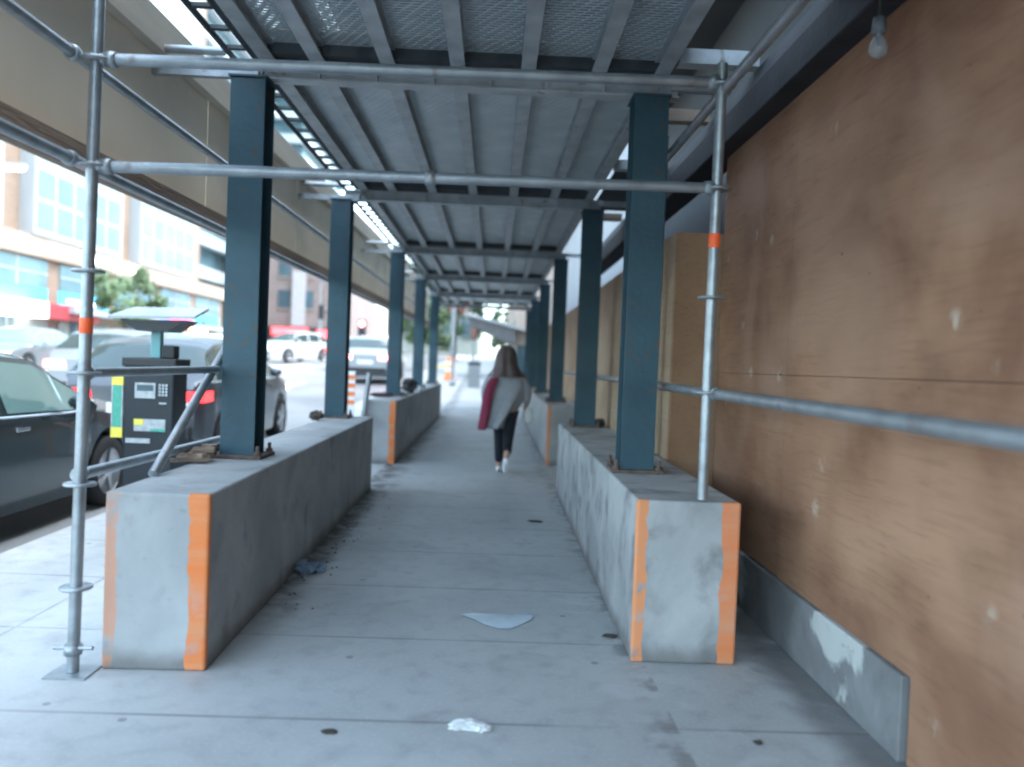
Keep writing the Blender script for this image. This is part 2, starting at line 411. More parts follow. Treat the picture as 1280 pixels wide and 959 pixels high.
# ------------------------------------------------------------------ setting: ground, road, pavements
def sheet(name, xs, ys, zf, m):
    b = MB(); nx = len(xs)
    vs = [(x, y, zf(x, y)) for y in ys for x in xs]
    fs = [(j * nx + i, j * nx + i + 1, (j + 1) * nx + i + 1, (j + 1) * nx + i) for j in range(len(ys) - 1) for i in range(nx - 1)]
    b.add(vs, fs, True); o = b.build(name, m); o['kind'] = 'structure'; return o
ys = [-12 + i * 1.0 for i in range(60)] + [50, 60, 75, 100, 130, 200]
def zw(x, y):
    if x >= -2.25: return z_walk(y)
    t = min(1, max(0, (-2.25 - x) / .75)); return z_walk(y) * (1 - t) + (z_road(y) + .12) * t
sheet('sidewalk', [-3.0, -2.8, -2.6, -2.4, -2.25, -1.7, -1, 0, 1, 2.2, 6], ys, zw, M['walk'])
sheet('road', [-16.2, -14, -11, -8, -5, -3.14], ys, lambda x, y: z_road(y), M['asphalt'])
kb = MB()
for a, c in zip(ys[:-1], ys[1:]):
    za, zc = z_road(a), z_road(c)
    v = [(-3.15, a, za - .2), (-3.0, a, za - .2), (-3.0, a, za + .118), (-3.15, a, za + .112), (-3.15, c, zc - .2), (-3.0, c, zc - .2), (-3.0, c, zc + .118), (-3.15, c, zc + .112)]
    kb.add(v, [(3, 2, 6, 7), (0, 3, 7, 4), (1, 5, 6, 2)])
kb.build('kerb', mat('kerb_concrete', (.36, .37, .37), .8, var=.15, scale=6), kind='structure')
sheet('far_sidewalk', [-20.5, -18, -16.35], ys, lambda x, y: z_road(y) + .13, M['walk'])
kb = MB()
for a, c in zip(ys[:-1], ys[1:]):
    za, zc = z_road(a), z_road(c)
    kb.add([(-16.2, a, za - .2), (-16.35, a, za + .126), (-16.2, a, za + .12), (-16.2, c, zc - .2), (-16.35, c, zc + .126), (-16.2, c, zc + .12)], [(0, 2, 5, 3), (2, 1, 4, 5)])
kb.build('far_kerb', bpy.data.materials['kerb_concrete'], kind='structure')
lm = MB()
def strip(x, y0, y1, w=.12):
    n = max(1, int((y1 - y0) / 1.0)); q = [y0 + (y1 - y0) * i / n for i in range(n + 1)]
    for a, c in zip(q[:-1], q[1:]):
        lm.add([(x - w / 2, a, z_road(a) + .006), (x + w / 2, a, z_road(a) + .006), (x + w / 2, c, z_road(c) + .006), (x - w / 2, c, z_road(c) + .006)], [(0, 1, 2, 3)])
for k in range(-2, 18): strip(-6.3, k * 6, k * 6 + 2.6)
for k in range(-2, 18): strip(-12.9, k * 6, k * 6 + 2.6)
strip(-9.5, -10, 90, .1); strip(-9.75, -10, 90, .1)
lm.build('road_markings', mat('road_paint', (.62, .60, .5), .7, var=.2, scale=8), kind='structure')
g = MB(); g.add([(-900, -300, -1.0), (900, -300, -1.0), (900, 1500, -1.0), (-900, 1500, -1.0)], [(0, 1, 2, 3)])
g.build('ground', mat('distant_ground', (.12, .125, .12), .9, var=.2, scale=.02), kind='structure')

# ------------------------------------------------------------------ concrete blocks
def block(label, x0, y0, w, ln, h, ang, m):
    b = MB(); nx, ny, nz = 6, 24, 8
    b.box(0, w, 0, ln, 0, h)
    o = b.build('concrete_block', m, loc=(0, 0, 0), bevel=.012)
    o.location = (x0, y0, 0); o.rotation_euler = (0, 0, ang)
    return tag(o, label, 'concrete block', 'concrete ballast blocks along the covered walkway')
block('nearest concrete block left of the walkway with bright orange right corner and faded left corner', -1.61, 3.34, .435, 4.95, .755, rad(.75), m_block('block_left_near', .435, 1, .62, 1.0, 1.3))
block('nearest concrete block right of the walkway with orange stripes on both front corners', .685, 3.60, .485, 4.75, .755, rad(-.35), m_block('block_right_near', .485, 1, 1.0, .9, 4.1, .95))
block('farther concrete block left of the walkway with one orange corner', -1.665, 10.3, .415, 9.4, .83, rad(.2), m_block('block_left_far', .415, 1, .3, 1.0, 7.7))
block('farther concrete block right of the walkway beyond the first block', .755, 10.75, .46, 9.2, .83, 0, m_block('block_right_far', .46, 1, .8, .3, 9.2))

# ------------------------------------------------------------------ steel columns
def make_column(x, y, zb, label):
    t = thing('steel_column', label, 'column', (x, y, zb), 'teal steel columns carrying the walkway roof')
    w, d, tf = .195, .20, .014; zt = 2.93
    MB().box(x - w / 2, x + w / 2, y - d / 2, y - d / 2 + tf, zb + .02, zt).box(x - w / 2, x + w / 2, y + d / 2 - tf, y + d / 2, zb + .02, zt) \
        .box(x - .006, x + .006, y - d / 2 + tf, y + d / 2 - tf, zb + .02, zt).build('shaft', M['teal'], t)
    MB().box(x - .15, x + .15, y - .15, y + .15, zb, zb + .02).build('base_plate', M['rust'], t, bevel=.003)
    MB().box(x - .11, x + .11, y - .11, y + .11, zt, zt + .012).build('cap_plate', M['teal'], t)
    for sx in (-1, 1):
        for sy in (-1, 1):
            px, py = x + sx * .125, y + sy * .12
            MB().tube((px, py, zb + .02), (px, py, zb + .075), .011, n=8).tube((px, py, zb + .02), (px, py, zb + .04), .022, n=6).build('anchor_bolt', M['rust'], t)
    return t
YC = [4.65, 8.0, 11.75, 15.4, 19.1, 22.7]
LX = [-1.455, -1.575, -1.475, -1.47, -1.47, -1.72]; RX = [.855, .945, .945, .95, .95, .98]
ordn = ['first', 'second', 'third', 'fourth', 'fifth', 'last']
for i, y in enumerate(YC):
    zb = .755 if i < 2 else (.83 if i < 5 else 0.14)
    where = 'on the nearest concrete block' if i < 2 else ('on the farther concrete block' if i < 5 else 'at the far end of the roof')
    make_column(LX[i], y, zb, f'teal steel column {where}, {ordn[i]} of the left row')
    make_column(RX[i], y, zb, f'teal steel column {where}, {ordn[i]} of the right row')

# ------------------------------------------------------------------ roof beams, joists, planks
for i, y in enumerate(YC):
    t = thing('roof_beam', f'grey metal cross beam over the {ordn[i]} pair of columns', 'beam', (0, y, 2.945), 'cross beams under the walkway roof')
    z0, z1 = 2.945, 3.045
    b = MB()
    b.box(-1.56, 1.02, y - .045, y + .045, z0, z0 + .012).box(-1.56, 1.02, y - .045, y + .045, z1 - .012, z1).box(-1.56, 1.02, y - .005, y + .005, z0 + .012, z1 - .012)
    for k in range(8):
        xx = -1.4 + k * .33; b.box(xx - .004, xx + .004, y - .042, y + .042, z0 + .012, z1 - .012)
    b.build('web_and_flanges', M['alu'], t)
    MB().box(-2.07, -1.40, y - .1, y - .055, z0 - .02, z0 + .03).build('outrigger', M['steel'], t)
    MB().tube((-1.96, y - .075, z1 + .03), (-1.60, y - .075, z1 + .03), .024).build('outrigger_tube', M['steel'], t)
    MB().box(.98, 1.30, y - .03, y + .03, z1 - .05, z1).build('end_arm', M['alu'], t)
JX = [-1.36, -1.075, -.672, -.27, .135, .54, .90]
Y0, Y1 = 1.0, 23.2
for k, x in enumerate(JX):
    b = MB().box(x - .042, x + .042, Y0, Y1, 3.045, 3.055).box(x - .006, x + .006, Y0, Y1, 3.055, 3.12).box(x - .042, x + .042, Y0, Y1, 3.12, 3.128)
    tag(b.build('roof_joist', M['alu'], loc=(x, Y0, 3.045)), f'long grey metal joist under the roof planks, {["first", "second", "third", "fourth", "fifth", "sixth", "seventh"][k]} from the street side', 'joist', 'joists running along the roof')
M['plank_open'] = m_plank('slotted_steel_plank', True); M['plank'] = m_plank('ribbed_steel_plank', False)
def make_plank(x0, x1, y0, y1, m, label):
    t = thing('scaffold_plank', label, 'plank', (x0, y0, 3.13), 'steel planks of the walkway roof')
    b = MB().box(x0, x1, y0 + .1, y1 - .1, 3.132, 3.136)
    b.build('deck', m, t)
    MB().box(x0, x0 + .004, y0 + .1, y1 - .1, 3.136, 3.19).box(x1 - .004, x1, y0 + .1, y1 - .1, 3.136, 3.19).build('side_rib', M['alu'], t)
    for yy in (y0 + .02, y1 - .1):
        MB().box(x0, x1, yy, yy + .08, 3.07, 3.15).build('void_shade_bar', M['darksteel'], t)  # dark bar added to stand for the shadowed void above the beam
    return t
bays = [(Y0, YC[0])] + list(zip(YC[:-1], YC[1:])) 
strips = ['first', 'second', 'third', 'fourth', 'fifth', 'sixth']
for bi, (a, c) in enumerate(bays):
    for k in range(6):
        bn = 'before the first cross beam' if bi == 0 else f'between {ordn[bi - 1]} and {ordn[bi]} cross beams'
        make_plank(JX[k] + .008, JX[k + 1] - .008, a, c, M['plank_open'] if bi == 0 else M['plank'],
                   f'steel roof plank {bn}, {strips[k]} strip from the street')
b = MB()
b.box(-1.35, 1.0, 4.60, Y1, 3.215, 3.235)
tag(b.build('roof_cover', M['ply_end'], loc=(0, Y0, 3.2)), 'plywood covering laid over the steel roof planks', 'roof cover')
M['filter_sheet'] = bpy.data.materials.new('milky_light_filter'); M['filter_sheet'].use_nodes = True  # translucent sheet added so the plank slots look lighter from below
_n = M['filter_sheet'].node_tree; _n.nodes.remove(_n.nodes['Principled BSDF'])
_d = _n.nodes.new('ShaderNodeBsdfDiffuse'); _d.inputs[0].default_value = (.5, .53, .55, 1)
_t = _n.nodes.new('ShaderNodeBsdfTranslucent'); _t.inputs[0].default_value = (.30, .36, .40, 1)
_x = _n.nodes.new('ShaderNodeMixShader'); _x.inputs[0].default_value = .5
_n.links.new(_d.outputs[0], _x.inputs[1]); _n.links.new(_t.outputs[0], _x.inputs[2]); _n.links.new(_x.outputs[0], _n.nodes['Material Output'].inputs[0])
b = MB()
for x0, x1 in ((-1.27, -1.02), (-.95, -.76), (-.70, 1.0)): b.box(x0, x1, Y0, 4.59, 3.225, 3.228)
tag(b.build('roof_light_filter', M['filter_sheet'], loc=(0, Y0, 3.225)), 'added milky translucent strips lightening the slotted planks before the first beam', 'light_filter')
# ladder beam on the street edge of the roof
t = thing('ladder_beam', 'metal ladder beam with open rungs along the street edge of the roof', 'ladder beam', (-1.65, Y0, 3.05))
b = MB().tube((-1.445, Y0, 3.07), (-1.445, Y1, 3.07), .018).tube((-1.575, Y0, 3.07), (-1.575, Y1, 3.07), .018); b.build('chord', M['darksteel'], t)
b = MB(); yy = Y0 + .1
while yy < Y1: b.box(-1.57, -1.45, yy, yy + .035, 3.06, 3.08); yy += .26
b.build('rung', M['darksteel'], t)['kind'] = 'stuff'

# ------------------------------------------------------------------ fascia hoarding on the street side
t = thing('fascia_hoarding', 'long pale plywood hoarding hung above the street side of the walkway', 'hoarding', (-2.02, 1, 2.2))
zb = lambda y: 2.135 + .0125 * y; zt_ = lambda y: 3.20 + .015 * y
y = 0.6
while y < 23:
    y2 = min(y + 2.42, 23.2)
    MB().add([(-2.0, y, zb(y)), (-2.0, y2 - .012, zb(y2)), (-2.0, y2 - .012, zt_(y2)), (-2.0, y, zt_(y)), (-2.02, y, zb(y)), (-2.02, y2 - .012, zb(y2)), (-2.02, y2 - .012, zt_(y2)), (-2.02, y, zt_(y))],
             [(0, 1, 2, 3), (7, 6, 5, 4), (0, 4, 5, 1), (1, 5, 6, 2), (2, 6, 7, 3), (3, 7, 4, 0)]).build('plywood_sheet', M['fascia'], t)
    y = y2
MB().bar((-1.975, .6, zb(.6) + .06), (-1.975, 23.2, zb(23.2) + .06), .045, .13).build('bottom_rail', M['lumber'], t)
MB().bar((-1.965, .6, zt_(.6) - .12), (-1.965, 23.2, zt_(23.2) - .12), .065, .20).build('top_rail', M['paleboard'], t)

# ------------------------------------------------------------------ scaffolding posts and tubes
def coupler(p, t, ax='x'):
    MB().lathe(p, [(.025, -.022), (.031, -.022), (.034, 0), (.031, .022), (.025, .022)], 12, ax).build('coupler', M['steel'], t)
def post(x0, y0, z0, x1, z1, label, tagz, discs, base=True):
    t = thing('scaffold_post', label, 'scaffold post', (x0, y0, z0), 'galvanised scaffold posts')
    xa = lambda z: x0 + (x1 - x0) * (z - z0) / (z1 - z0)
    MB().tube((x0, y0, z0 + .01), (x1, y0, z1), .0242, n=18).build('tube', M['steel'], t)
    for z in discs:
        MB().lathe((xa(z), y0, z), [(.025, -.006), (.062, -.006), (.065, 0), (.062, .006), (.025, .006)], 18).build('rosette', M['steel'], t)
    MB().lathe((xa(tagz), y0, tagz), [(.0252, -.032), (.0262, -.030), (.0262, .030), (.0252, .032)], 18).build('orange_band', M['orange_tag'], t)
    if base:
        MB().box(x0 - .085, x0 + .085, y0 - .075, y0 + .075, z0, z0 + .008).build('base_plate', M['steel'], t)
        MB().lathe((x0, y0, z0 + .10), [(.02, -.02), (.036, -.02), (.036, .02), (.02, .02)], 10).tube((x0 - .08, y0, z0 + .105), (x0 + .09, y0 - .02, z0 + .115), .009, n=8).build('jack_nut', M['steel'], t)
        MB().tube((x0, y0, z0 + .008), (x0, y0, z0 + .1), .017, n=10).build('jack_screw', M['steel'], t)
    return t
post(-1.70, 3.29, 0.0, -1.66, 3.25, 'galvanised scaffold post on a base plate beside the left concrete block', 1.445, [.36, .79, 1.25, 1.67, 2.10, 2.53])
post(.985, 3.60, .757, .99, 2.76, 'galvanised scaffold post standing on the right concrete block with orange band', 1.955, [1.26, 1.695, 2.19, 2.66], base=False)
MB()
def tubeobj(label, p0, p1, r=.0242, couple=(), ax='x', m='steel'):
    c = Vector(p0)
    t = thing('scaffold_tube', label, 'scaffold tube', c, 'galvanised scaffold tubes')
    MB().tube(p0, p1, r, n=16).build('tube', M[m], t)
    for q in couple:
        coupler(Vector(p0).lerp(Vector(p1), q), t, ax)
    return t
tubeobj('long horizontal tube across the walkway joining both posts at head height', (-1.655, 3.29, 2.10), (.99, 3.60, 2.195), couple=(.015, .985, .51))
tubeobj('upper horizontal tube across the walkway just below the first cross beam', (-1.65, 3.29, 2.535), (.99, 3.60, 2.675), couple=(.015, .985))
tubeobj('upper lengthwise tube in front of the pale hoarding', (-1.745, .8, 2.535), (-1.76, 20, 2.60), .022, couple=(.128,), ax='y')
tubeobj('lower lengthwise tube along the foot of the pale hoarding', (-1.745, .8, 2.10), (-1.78, 20, 2.26), .024, couple=(.128,), ax='y')
tubeobj('short rail at waist height from the left post to the first left column', (-1.70, 3.29, 1.25), (-1.575, 4.54, 1.262), .021, couple=(.03,), ax='y')
tubeobj('low rail over the left concrete block from the post towards the column', (-1.71, 3.29, .825), (-1.66, 5.05, .825), .024, couple=(.02,), ax='y')
tubeobj('pale slanting brace between the left block and the first left column', (-1.60, 3.78, .765), (-1.60, 4.86, 1.46), .024)
tubeobj('thick handrail beside the brown plywood wall passing the right post', (1.02, -.8, 1.235), (1.025, 5.1, 1.262), .0242, couple=(.745,), ax='y')
tubeobj('overhead lengthwise tube at the top of the right post', (1.005, .5, 2.63), (1.005, 6.2, 2.655), .024, couple=(.545,), ax='y')
tubeobj('upright tube behind the first right column against the brown boarding', (1.13, 5.55, .0), (1.14, 5.55, 3.0), .03)
tubeobj('handrail between the second and third right columns', (1.06, 5.2, 1.26), (1.06, 11.6, 1.28), .022)

# ------------------------------------------------------------------ plywood hoarding on the right
t = thing('plywood_hoarding', 'tall stained brown plywood wall along the right side of the walkway', 'hoarding', (1.5, 0, 0))
seams = [-8.24, -5.79, -3.34, -.9, 1.55, 4.0, 5.24]
for k, (a, c) in enumerate(zip(seams[:-1], seams[1:])):
    ga = .0015
    z0 = .315 if a >= 4 else .0
    if a < 4 < c or a == 1.55:
        MB().prism([(a + ga, .004), (2.70, .004), (2.70, .312), (c - ga, .312), (c - ga, 1.354), (a + ga, 1.354)], 'x', 1.5, 1.52).build('plywood_sheet', M['ply'], t)
    else:
        MB().box(1.5, 1.52, a + ga, c - ga, z0 + .004, 1.354).build('plywood_sheet', M['ply'], t)
    MB().box(1.5, 1.52, a + ga, c - ga, 1.3565, 2.80).build('plywood_sheet', M['ply'], t)
tag(MB().prism([(2.72, 0), (13, 0), (13, .312), (2.72, .309)], 'x', 1.478, 1.70).build('concrete_footing', M['footing'], loc=(1.5, 2.72, 0), bevel=.006),
    'low concrete footing with peeling white paint at the foot of the plywood wall', 'footing')
tag(MB().prism([(1.38, 2.78), (1.60, 2.78), (1.60, 3.10), (1.44, 3.10), (1.38, 2.95)], 'y', -1, 12).build('header_beam', M['blacktimber'], loc=(1.5, 0, 2.78), bevel=.008),
    'heavy black header beam running along the top of the plywood wall', 'beam')
# stepped-in boarding beyond
t = thing('plywood_hoarding', 'lower brown boarding stepping out behind the first right column', 'hoarding', (1.2, 5.3, 0))
MB().box(1.205, 1.62, 5.30, 5.325, .0, 2.29).build('end_panel', m_plywood('tan_plywood', (.27, .15, .085), (.38, .235, .14), knots=False), t)
y = 5.33
while y < 9.4:
    MB().box(1.2, 1.222, y, y + 1.21, .0, 2.29).build('side_panel', M['ply_end'], t); y += 1.22
t = thing('plywood_hoarding', 'pale boarding farther along behind the second and third right columns', 'hoarding', (1.28, 10.3, 0))
y = 10.25
while y < 22:
    MB().box(1.28, 1.30, y, y + 2.43, 0, 2.32).build('side_panel', M['ply_end'], t); y += 2.44
for k, yy in enumerate((2.5, 3.35, 4.35, 5.35, 6.7, 9.0)):
    t_ = ['nearest', 'second', 'third', 'fourth', 'fifth', 'farthest'][k]
    tag(MB().box(.96, 1.40, yy, yy + .09, 3.05, 3.13).build('gap_joist', M['alu'] if k % 2 == 0 else M['lumber'], loc=(.96, yy, 3.05)),
        f'short joist bridging the gap between roof and plywood wall, {t_} one', 'joist', 'short joists over the gap by the wall')
for k, (yy, y2) in enumerate(((1.0, 3.3), (4.4, 4.62), (6.85, 8.9))):
    tag(MB().box(1.03, 1.42, yy, y2, 3.135, 3.15).build('gap_cover', M['darksteel'], loc=(1.03, yy, 3.14)), f'dark sheet closing part of the gap by the wall, {["nearest", "middle", "farthest"][k]} one', 'cover sheet', 'dark sheets over the gap')
# wall building behind the hoarding
t = thing('brick_building', 'tall grey building rising behind the plywood wall on the right', 'building', (2.0, 0, 0))
MB().box(2.0, 12, -30, 10.8, 0, 18).build('wall', M['greywall'], t)
MB().box(2.0, 12, 10.8, 24, 0, 18.2).build('wall', M['whitewall'], t)
MB().box(.55, 2.0, -14, .85, 3.35, 3.65).box(1.02, 2.0, .86, 10.4, 4.5, 4.8).build('sky_blocker_slab', M['greywall'], t)  # slabs added to keep sky light off the right side and the gap
# hanging bulb
t = thing('hanging_bulb', 'unlit clear bulb in a dark socket hanging under the header beam', 'light bulb', (1.38, 2.92, 2.6))
MB().tube((1.38, 2.92, 2.78), (1.38, 2.92, 2.69), .006, n=8).build('cord', M['plastic_black'], t)
MB().lathe((1.38, 2.92, 2.63), [(.0, .06), (.022, .06), (.026, .02), (.024, 0), (.0, 0)], 14).build('socket', M['socket'], t)
MB().lathe((1.38, 2.92, 2.575), [(.015, .055), (.018, .042), (.030, .018), (.034, -.002), (.029, -.02), (.014, -.031), (0, -.033)], 18).build('bulb', M['bulb'], t)
MB().tube((1.38, 2.92, 2.63), (1.38, 2.92, 2.585), .006, n=8).build('stem', M['socket'], t)

# ------------------------------------------------------------------ litter
def flat_sheet(name, pts, z, m, thick=.006, ripple=.004):
    b = MB(); n = len(pts); cx = sum(p[0] for p in pts) / n; cy = sum(p[1] for p in pts) / n
    rr = random.Random(3); vs = [(cx, cy, z + thick * 2)]
    rings = 4
    for k in range(1, rings + 1):
        for p in pts:
            f = k / rings
            vs.append((cx + (p[0] - cx) * f, cy + (p[1] - cy) * f, z + (thick if k < rings else .001) + rr.uniform(0, ripple)))
    fs = [(0, 1 + i, 1 + (i + 1) % n) for i in range(n)]
    for k in range(rings - 1):
        o = 1 + k * n
        fs += [(o + i, o + n + i, o + n + (i + 1) % n, o + (i + 1) % n) for i in range(n)]
    b.add(vs, fs, True); return b.build(name, m, loc=(cx, cy, 0))
tag(flat_sheet('plastic_film', [(-.13, 4.20), (-.06, 4.24), (.05, 4.235), (.16, 4.225), (.22, 4.255), (.27, 4.225), (.25, 4.15), (.20, 4.08), (.14, 4.0), (.07, 4.0), (.0, 4.06), (-.06, 4.14)], .002, M['film']),
    'flat pale wet plastic film lying in the middle of the pavement', 'plastic film')
b = MB().blob((-.045, 2.895, .012), (.062, .032, .016), 5, 3, .22).blob((.0, 2.88, .010), (.038, .024, .014), 8, 3, .22).blob((-.085, 2.875, .008), (.03, .014, .008), 9, 3, .2)
tag(b.build('tissue', M['paper'], loc=(-.04, 2.89, 0)), 'crumpled whitish tissue on the pavement nearest the viewer', 'tissue')
b = MB().blob((-1.13, 4.93, .035), (.06, .05, .04), 2, 3, .3).blob((-1.06, 4.98, .03), (.05, .045, .032), 4, 3, .3)
tag(b.build('crushed_bottle', M['bottleblue'], loc=(-1.1, 4.95, 0)), 'crushed bluish plastic bottle in the dirt beside the left block', 'bottle')
tag(MB().blob((1.02, 2.83, .008), (.018, .013, .006), 11, 2, .3).build('dead_leaf', M['leaf_dead'], loc=(1.02, 2.83, 0)), 'small dark dead leaf on the pavement beside the plywood wall', 'leaf')
tag(MB().blob((.41, 6.8, .008), (.06, .03, .01), 12, 2, .3).build('dead_leaf', M['leaf_dead'], loc=(.41, 6.8, 0)), 'dark leaf scrap on the pavement near the right block', 'leaf')
tag(MB().blob((.64, 3.93, .008), (.04, .02, .008), 14, 2, .3).build('dead_leaf', M['leaf_dead'], loc=(.64, 3.93, 0)), 'brown leaf scrap against the foot of the right block', 'leaf')
tag(MB().blob((-.54, 2.83, .003), (.03, .018, .004), 15, 2, .3).build('dead_leaf', M['leaf_dead'], loc=(-.54, 2.83, 0)), 'flat brown leaf at the lower left of the pavement', 'leaf')
b = MB(); rr = random.Random(21)
for k in range(70):
    x = -1.12 + abs(rr.gauss(0, .10)); y = rr.uniform(4.2, 8.2)
    s_ = rr.uniform(.002, .007); b.blob((x, y, s_ * .5), (s_ * 1.4, s_, s_), k, 1, .3)
tag(b.build('dirt', M['dirt'], loc=(-1.1, 6, 0)), 'crumbs of earth and grit along the foot of the left block', 'dirt', kind='stuff')
# shims and scraps on the block tops
def scrap(name, label, cat, c, r, m, seed): return tag(MB().blob(c, r, seed, 3, .2).build(name, m, loc=(c[0], c[1], c[2] - r[2])), label, cat)
b = MB()
rr = random.Random(5)
for k in range(9):
    x = -1.66 + rr.uniform(-.03, .1); y = 4.25 + k * .035 + rr.uniform(-.02, .02); a = rr.uniform(-.6, .6); l = rr.uniform(.05, .10)
    b.bar((x - l * cos(a), y - l * sin(a), .775 + k % 3 * .022), (x + l * cos(a), y + l * sin(a), .78 + k % 3 * .02), .035, .02)
tag(b.build('wood_offcuts', mat('wood_offcut', (.22, .16, .12), .85, var=.5, scale=9), loc=(-1.6, 4.4, .757)), 'heap of wooden offcuts beside the foot of the first left column', 'offcuts')
scrap('brown_paper_cup', 'crumpled brown paper cup on the left block before the second column', 'cup', (-1.67, 7.55, .80), (.07, .06, .045), M['leaf_dead'], 31)
scrap('black_bag', 'black bag resting on the farther left block', 'bag', (-1.36, 12.9, .95), (.13, .16, .12), M['plastic_black'], 32)
scrap('white_wrapper', 'white wrapper on the farther left block just before the black bag', 'wrapper', (-1.33, 11.95, .86), (.07, .12, .03), M['paper'], 33)
scrap('white_wrapper', 'white wrapper on the farther left block beyond the black bag', 'wrapper', (-1.33, 14.4, .865), (.08, .16, .035), M['paper'], 34)
scrap('dark_glove', 'dark balled-up glove behind the second right column', 'glove', (1.10, 7.95, .80), (.05, .05, .045), M['plastic_black'], 35)
scrap('dark_rag', 'dark rag around the foot of the third left column', 'rag', (-1.58, 11.3, .86), (.16, .12, .035), mat('dark_red_rag', (.06, .03, .035), .9, var=.2), 36)

# ------------------------------------------------------------------ pay station
px, py = -2.555, 6.05; pz = 0.0
t = thing('pay_station', 'black parking pay station with a tilted solar panel beside the kerb', 'pay station', (px, py, pz))
MB().box(px - .185, px + .185, py - .13, py + .13, pz, 1.30).build('cabinet', M['meter'], t, bevel=.015)
MB().box(px - .20, px + .20, py - .145, py + .145, 1.235, 1.30).build('top_cover', M['plastic_black'], t, bevel=.01)
MB().box(px - .04, px + .035, py - .03, py + .03, 1.30, 1.55).build('mast', M['teal_lamp'], t, bevel=.006)
MB().box(px + .05, px + .15, py - .05, py + .05, 1.30, 1.40).build('antenna_box', M['plastic_black'], t, bevel=.01)
MB().prism([(px - .22, 1.575), (px + .26, 1.59), (px + .12, 1.50), (px - .1, 1.50)], 'y', py - .14, py + .14).build('panel_bracket', M['plastic_black'], t)
b = MB(); b.add([(px - .30, py - .16, 1.585), (px + .335, py - .16, 1.60), (px + .27, py + .30, 1.69), (px - .31, py + .30, 1.68), (px - .30, py - .16, 1.605), (px + .335, py - .16, 1.62), (px + .27, py + .30, 1.71), (px - .31, py + .30, 1.70)],
                [(0, 3, 2, 1), (4, 5, 6, 7), (0, 1, 5, 4), (1, 2, 6, 5), (2, 3, 7, 6), (3, 0, 4, 7)]); b.build('solar_panel', M['solar'], t)
MB().box(px - .10, px + .05, py - .136, py - .1315, 1.0, 1.115).build('screen', M['pale_label'], t)
sc_ = MB().box(px - .085, px + .035, py - .139, py - .1365, 1.055, 1.10).build('display', M['dark_pane'], t)
kp = MB()
for q in range(12): kp.box(px + .075 + (q % 3) * .024, px + .092 + (q % 3) * .024, py - .137, py - .1305, 1.02 + (q // 3) * .024, 1.037 + (q // 3) * .024)
kp.build('keypad', M['steel'], t)
MB().box(px + .08, px + .135, py - .137, py - .1305, .96, .972).build('card_slot', M['steel'], t)
f_ = MB().box(px - .10, px + .13, py - .136, py - .1315, .755, .845).build('notice', M['pale_label'], t)
MB().box(px - .10, px - .03, py - .139, py - .1365, .80, .845).build('yellow_mark', M['yellow'], f_)
MB().box(px + .02, px + .13, py - .139, py - .1365, .755, .775).build('green_mark', M['green_sign'], f_)
MB().box(px - .16, px + .02, py - .136, py - .1315, .665, .70).build('ticket_tray', M['pale_label'], t)
s_ = MB().box(px - .275, px - .195, py - .12, py - .10, .70, 1.20).build('side_sign', M['green_sign'], t)
MB().box(px - .277, px - .193, py - .123, py - .1, 1.09, 1.20).build('yellow_band', M['yellow'], s_)
MB().box(px - .277, px - .193, py - .123, py - .1, .70, .775).build('yellow_band', M['yellow'], s_)
MB().box(px - .277, px - .268, py - .122, py - .1, .775, 1.09).box(px - .202, px - .193, py - .122, py - .1, .775, 1.09).build('white_edge', M['pale_label'], s_)
# delineator beyond
t = thing('channel_marker', 'orange and white striped channel marker beside the second left column', 'traffic marker', (-1.80, 10.0, 0))
MB().lathe((-1.80, 10.0, 0), [(0, .05), (.20, .05), (.22, 0), (0, 0)], 16).build('base', M['rubber'], t)
MB().box(-1.86, -1.74, 9.99, 10.01, .05, 1.2).build('post', M['barrel_white'], t)
for k in range(4):
    z = .78 + k * .105
    MB().box(-1.863, -1.737, 9.984, 9.989, z, z + .055).build('orange_stripe', M['barrel_orange'], t)
tubeobj('white slanting brace behind the second left column', (-1.66, 10.2, .5), (-1.60, 10.24, 1.18), .035, m='whitewall' if False else 'steel')

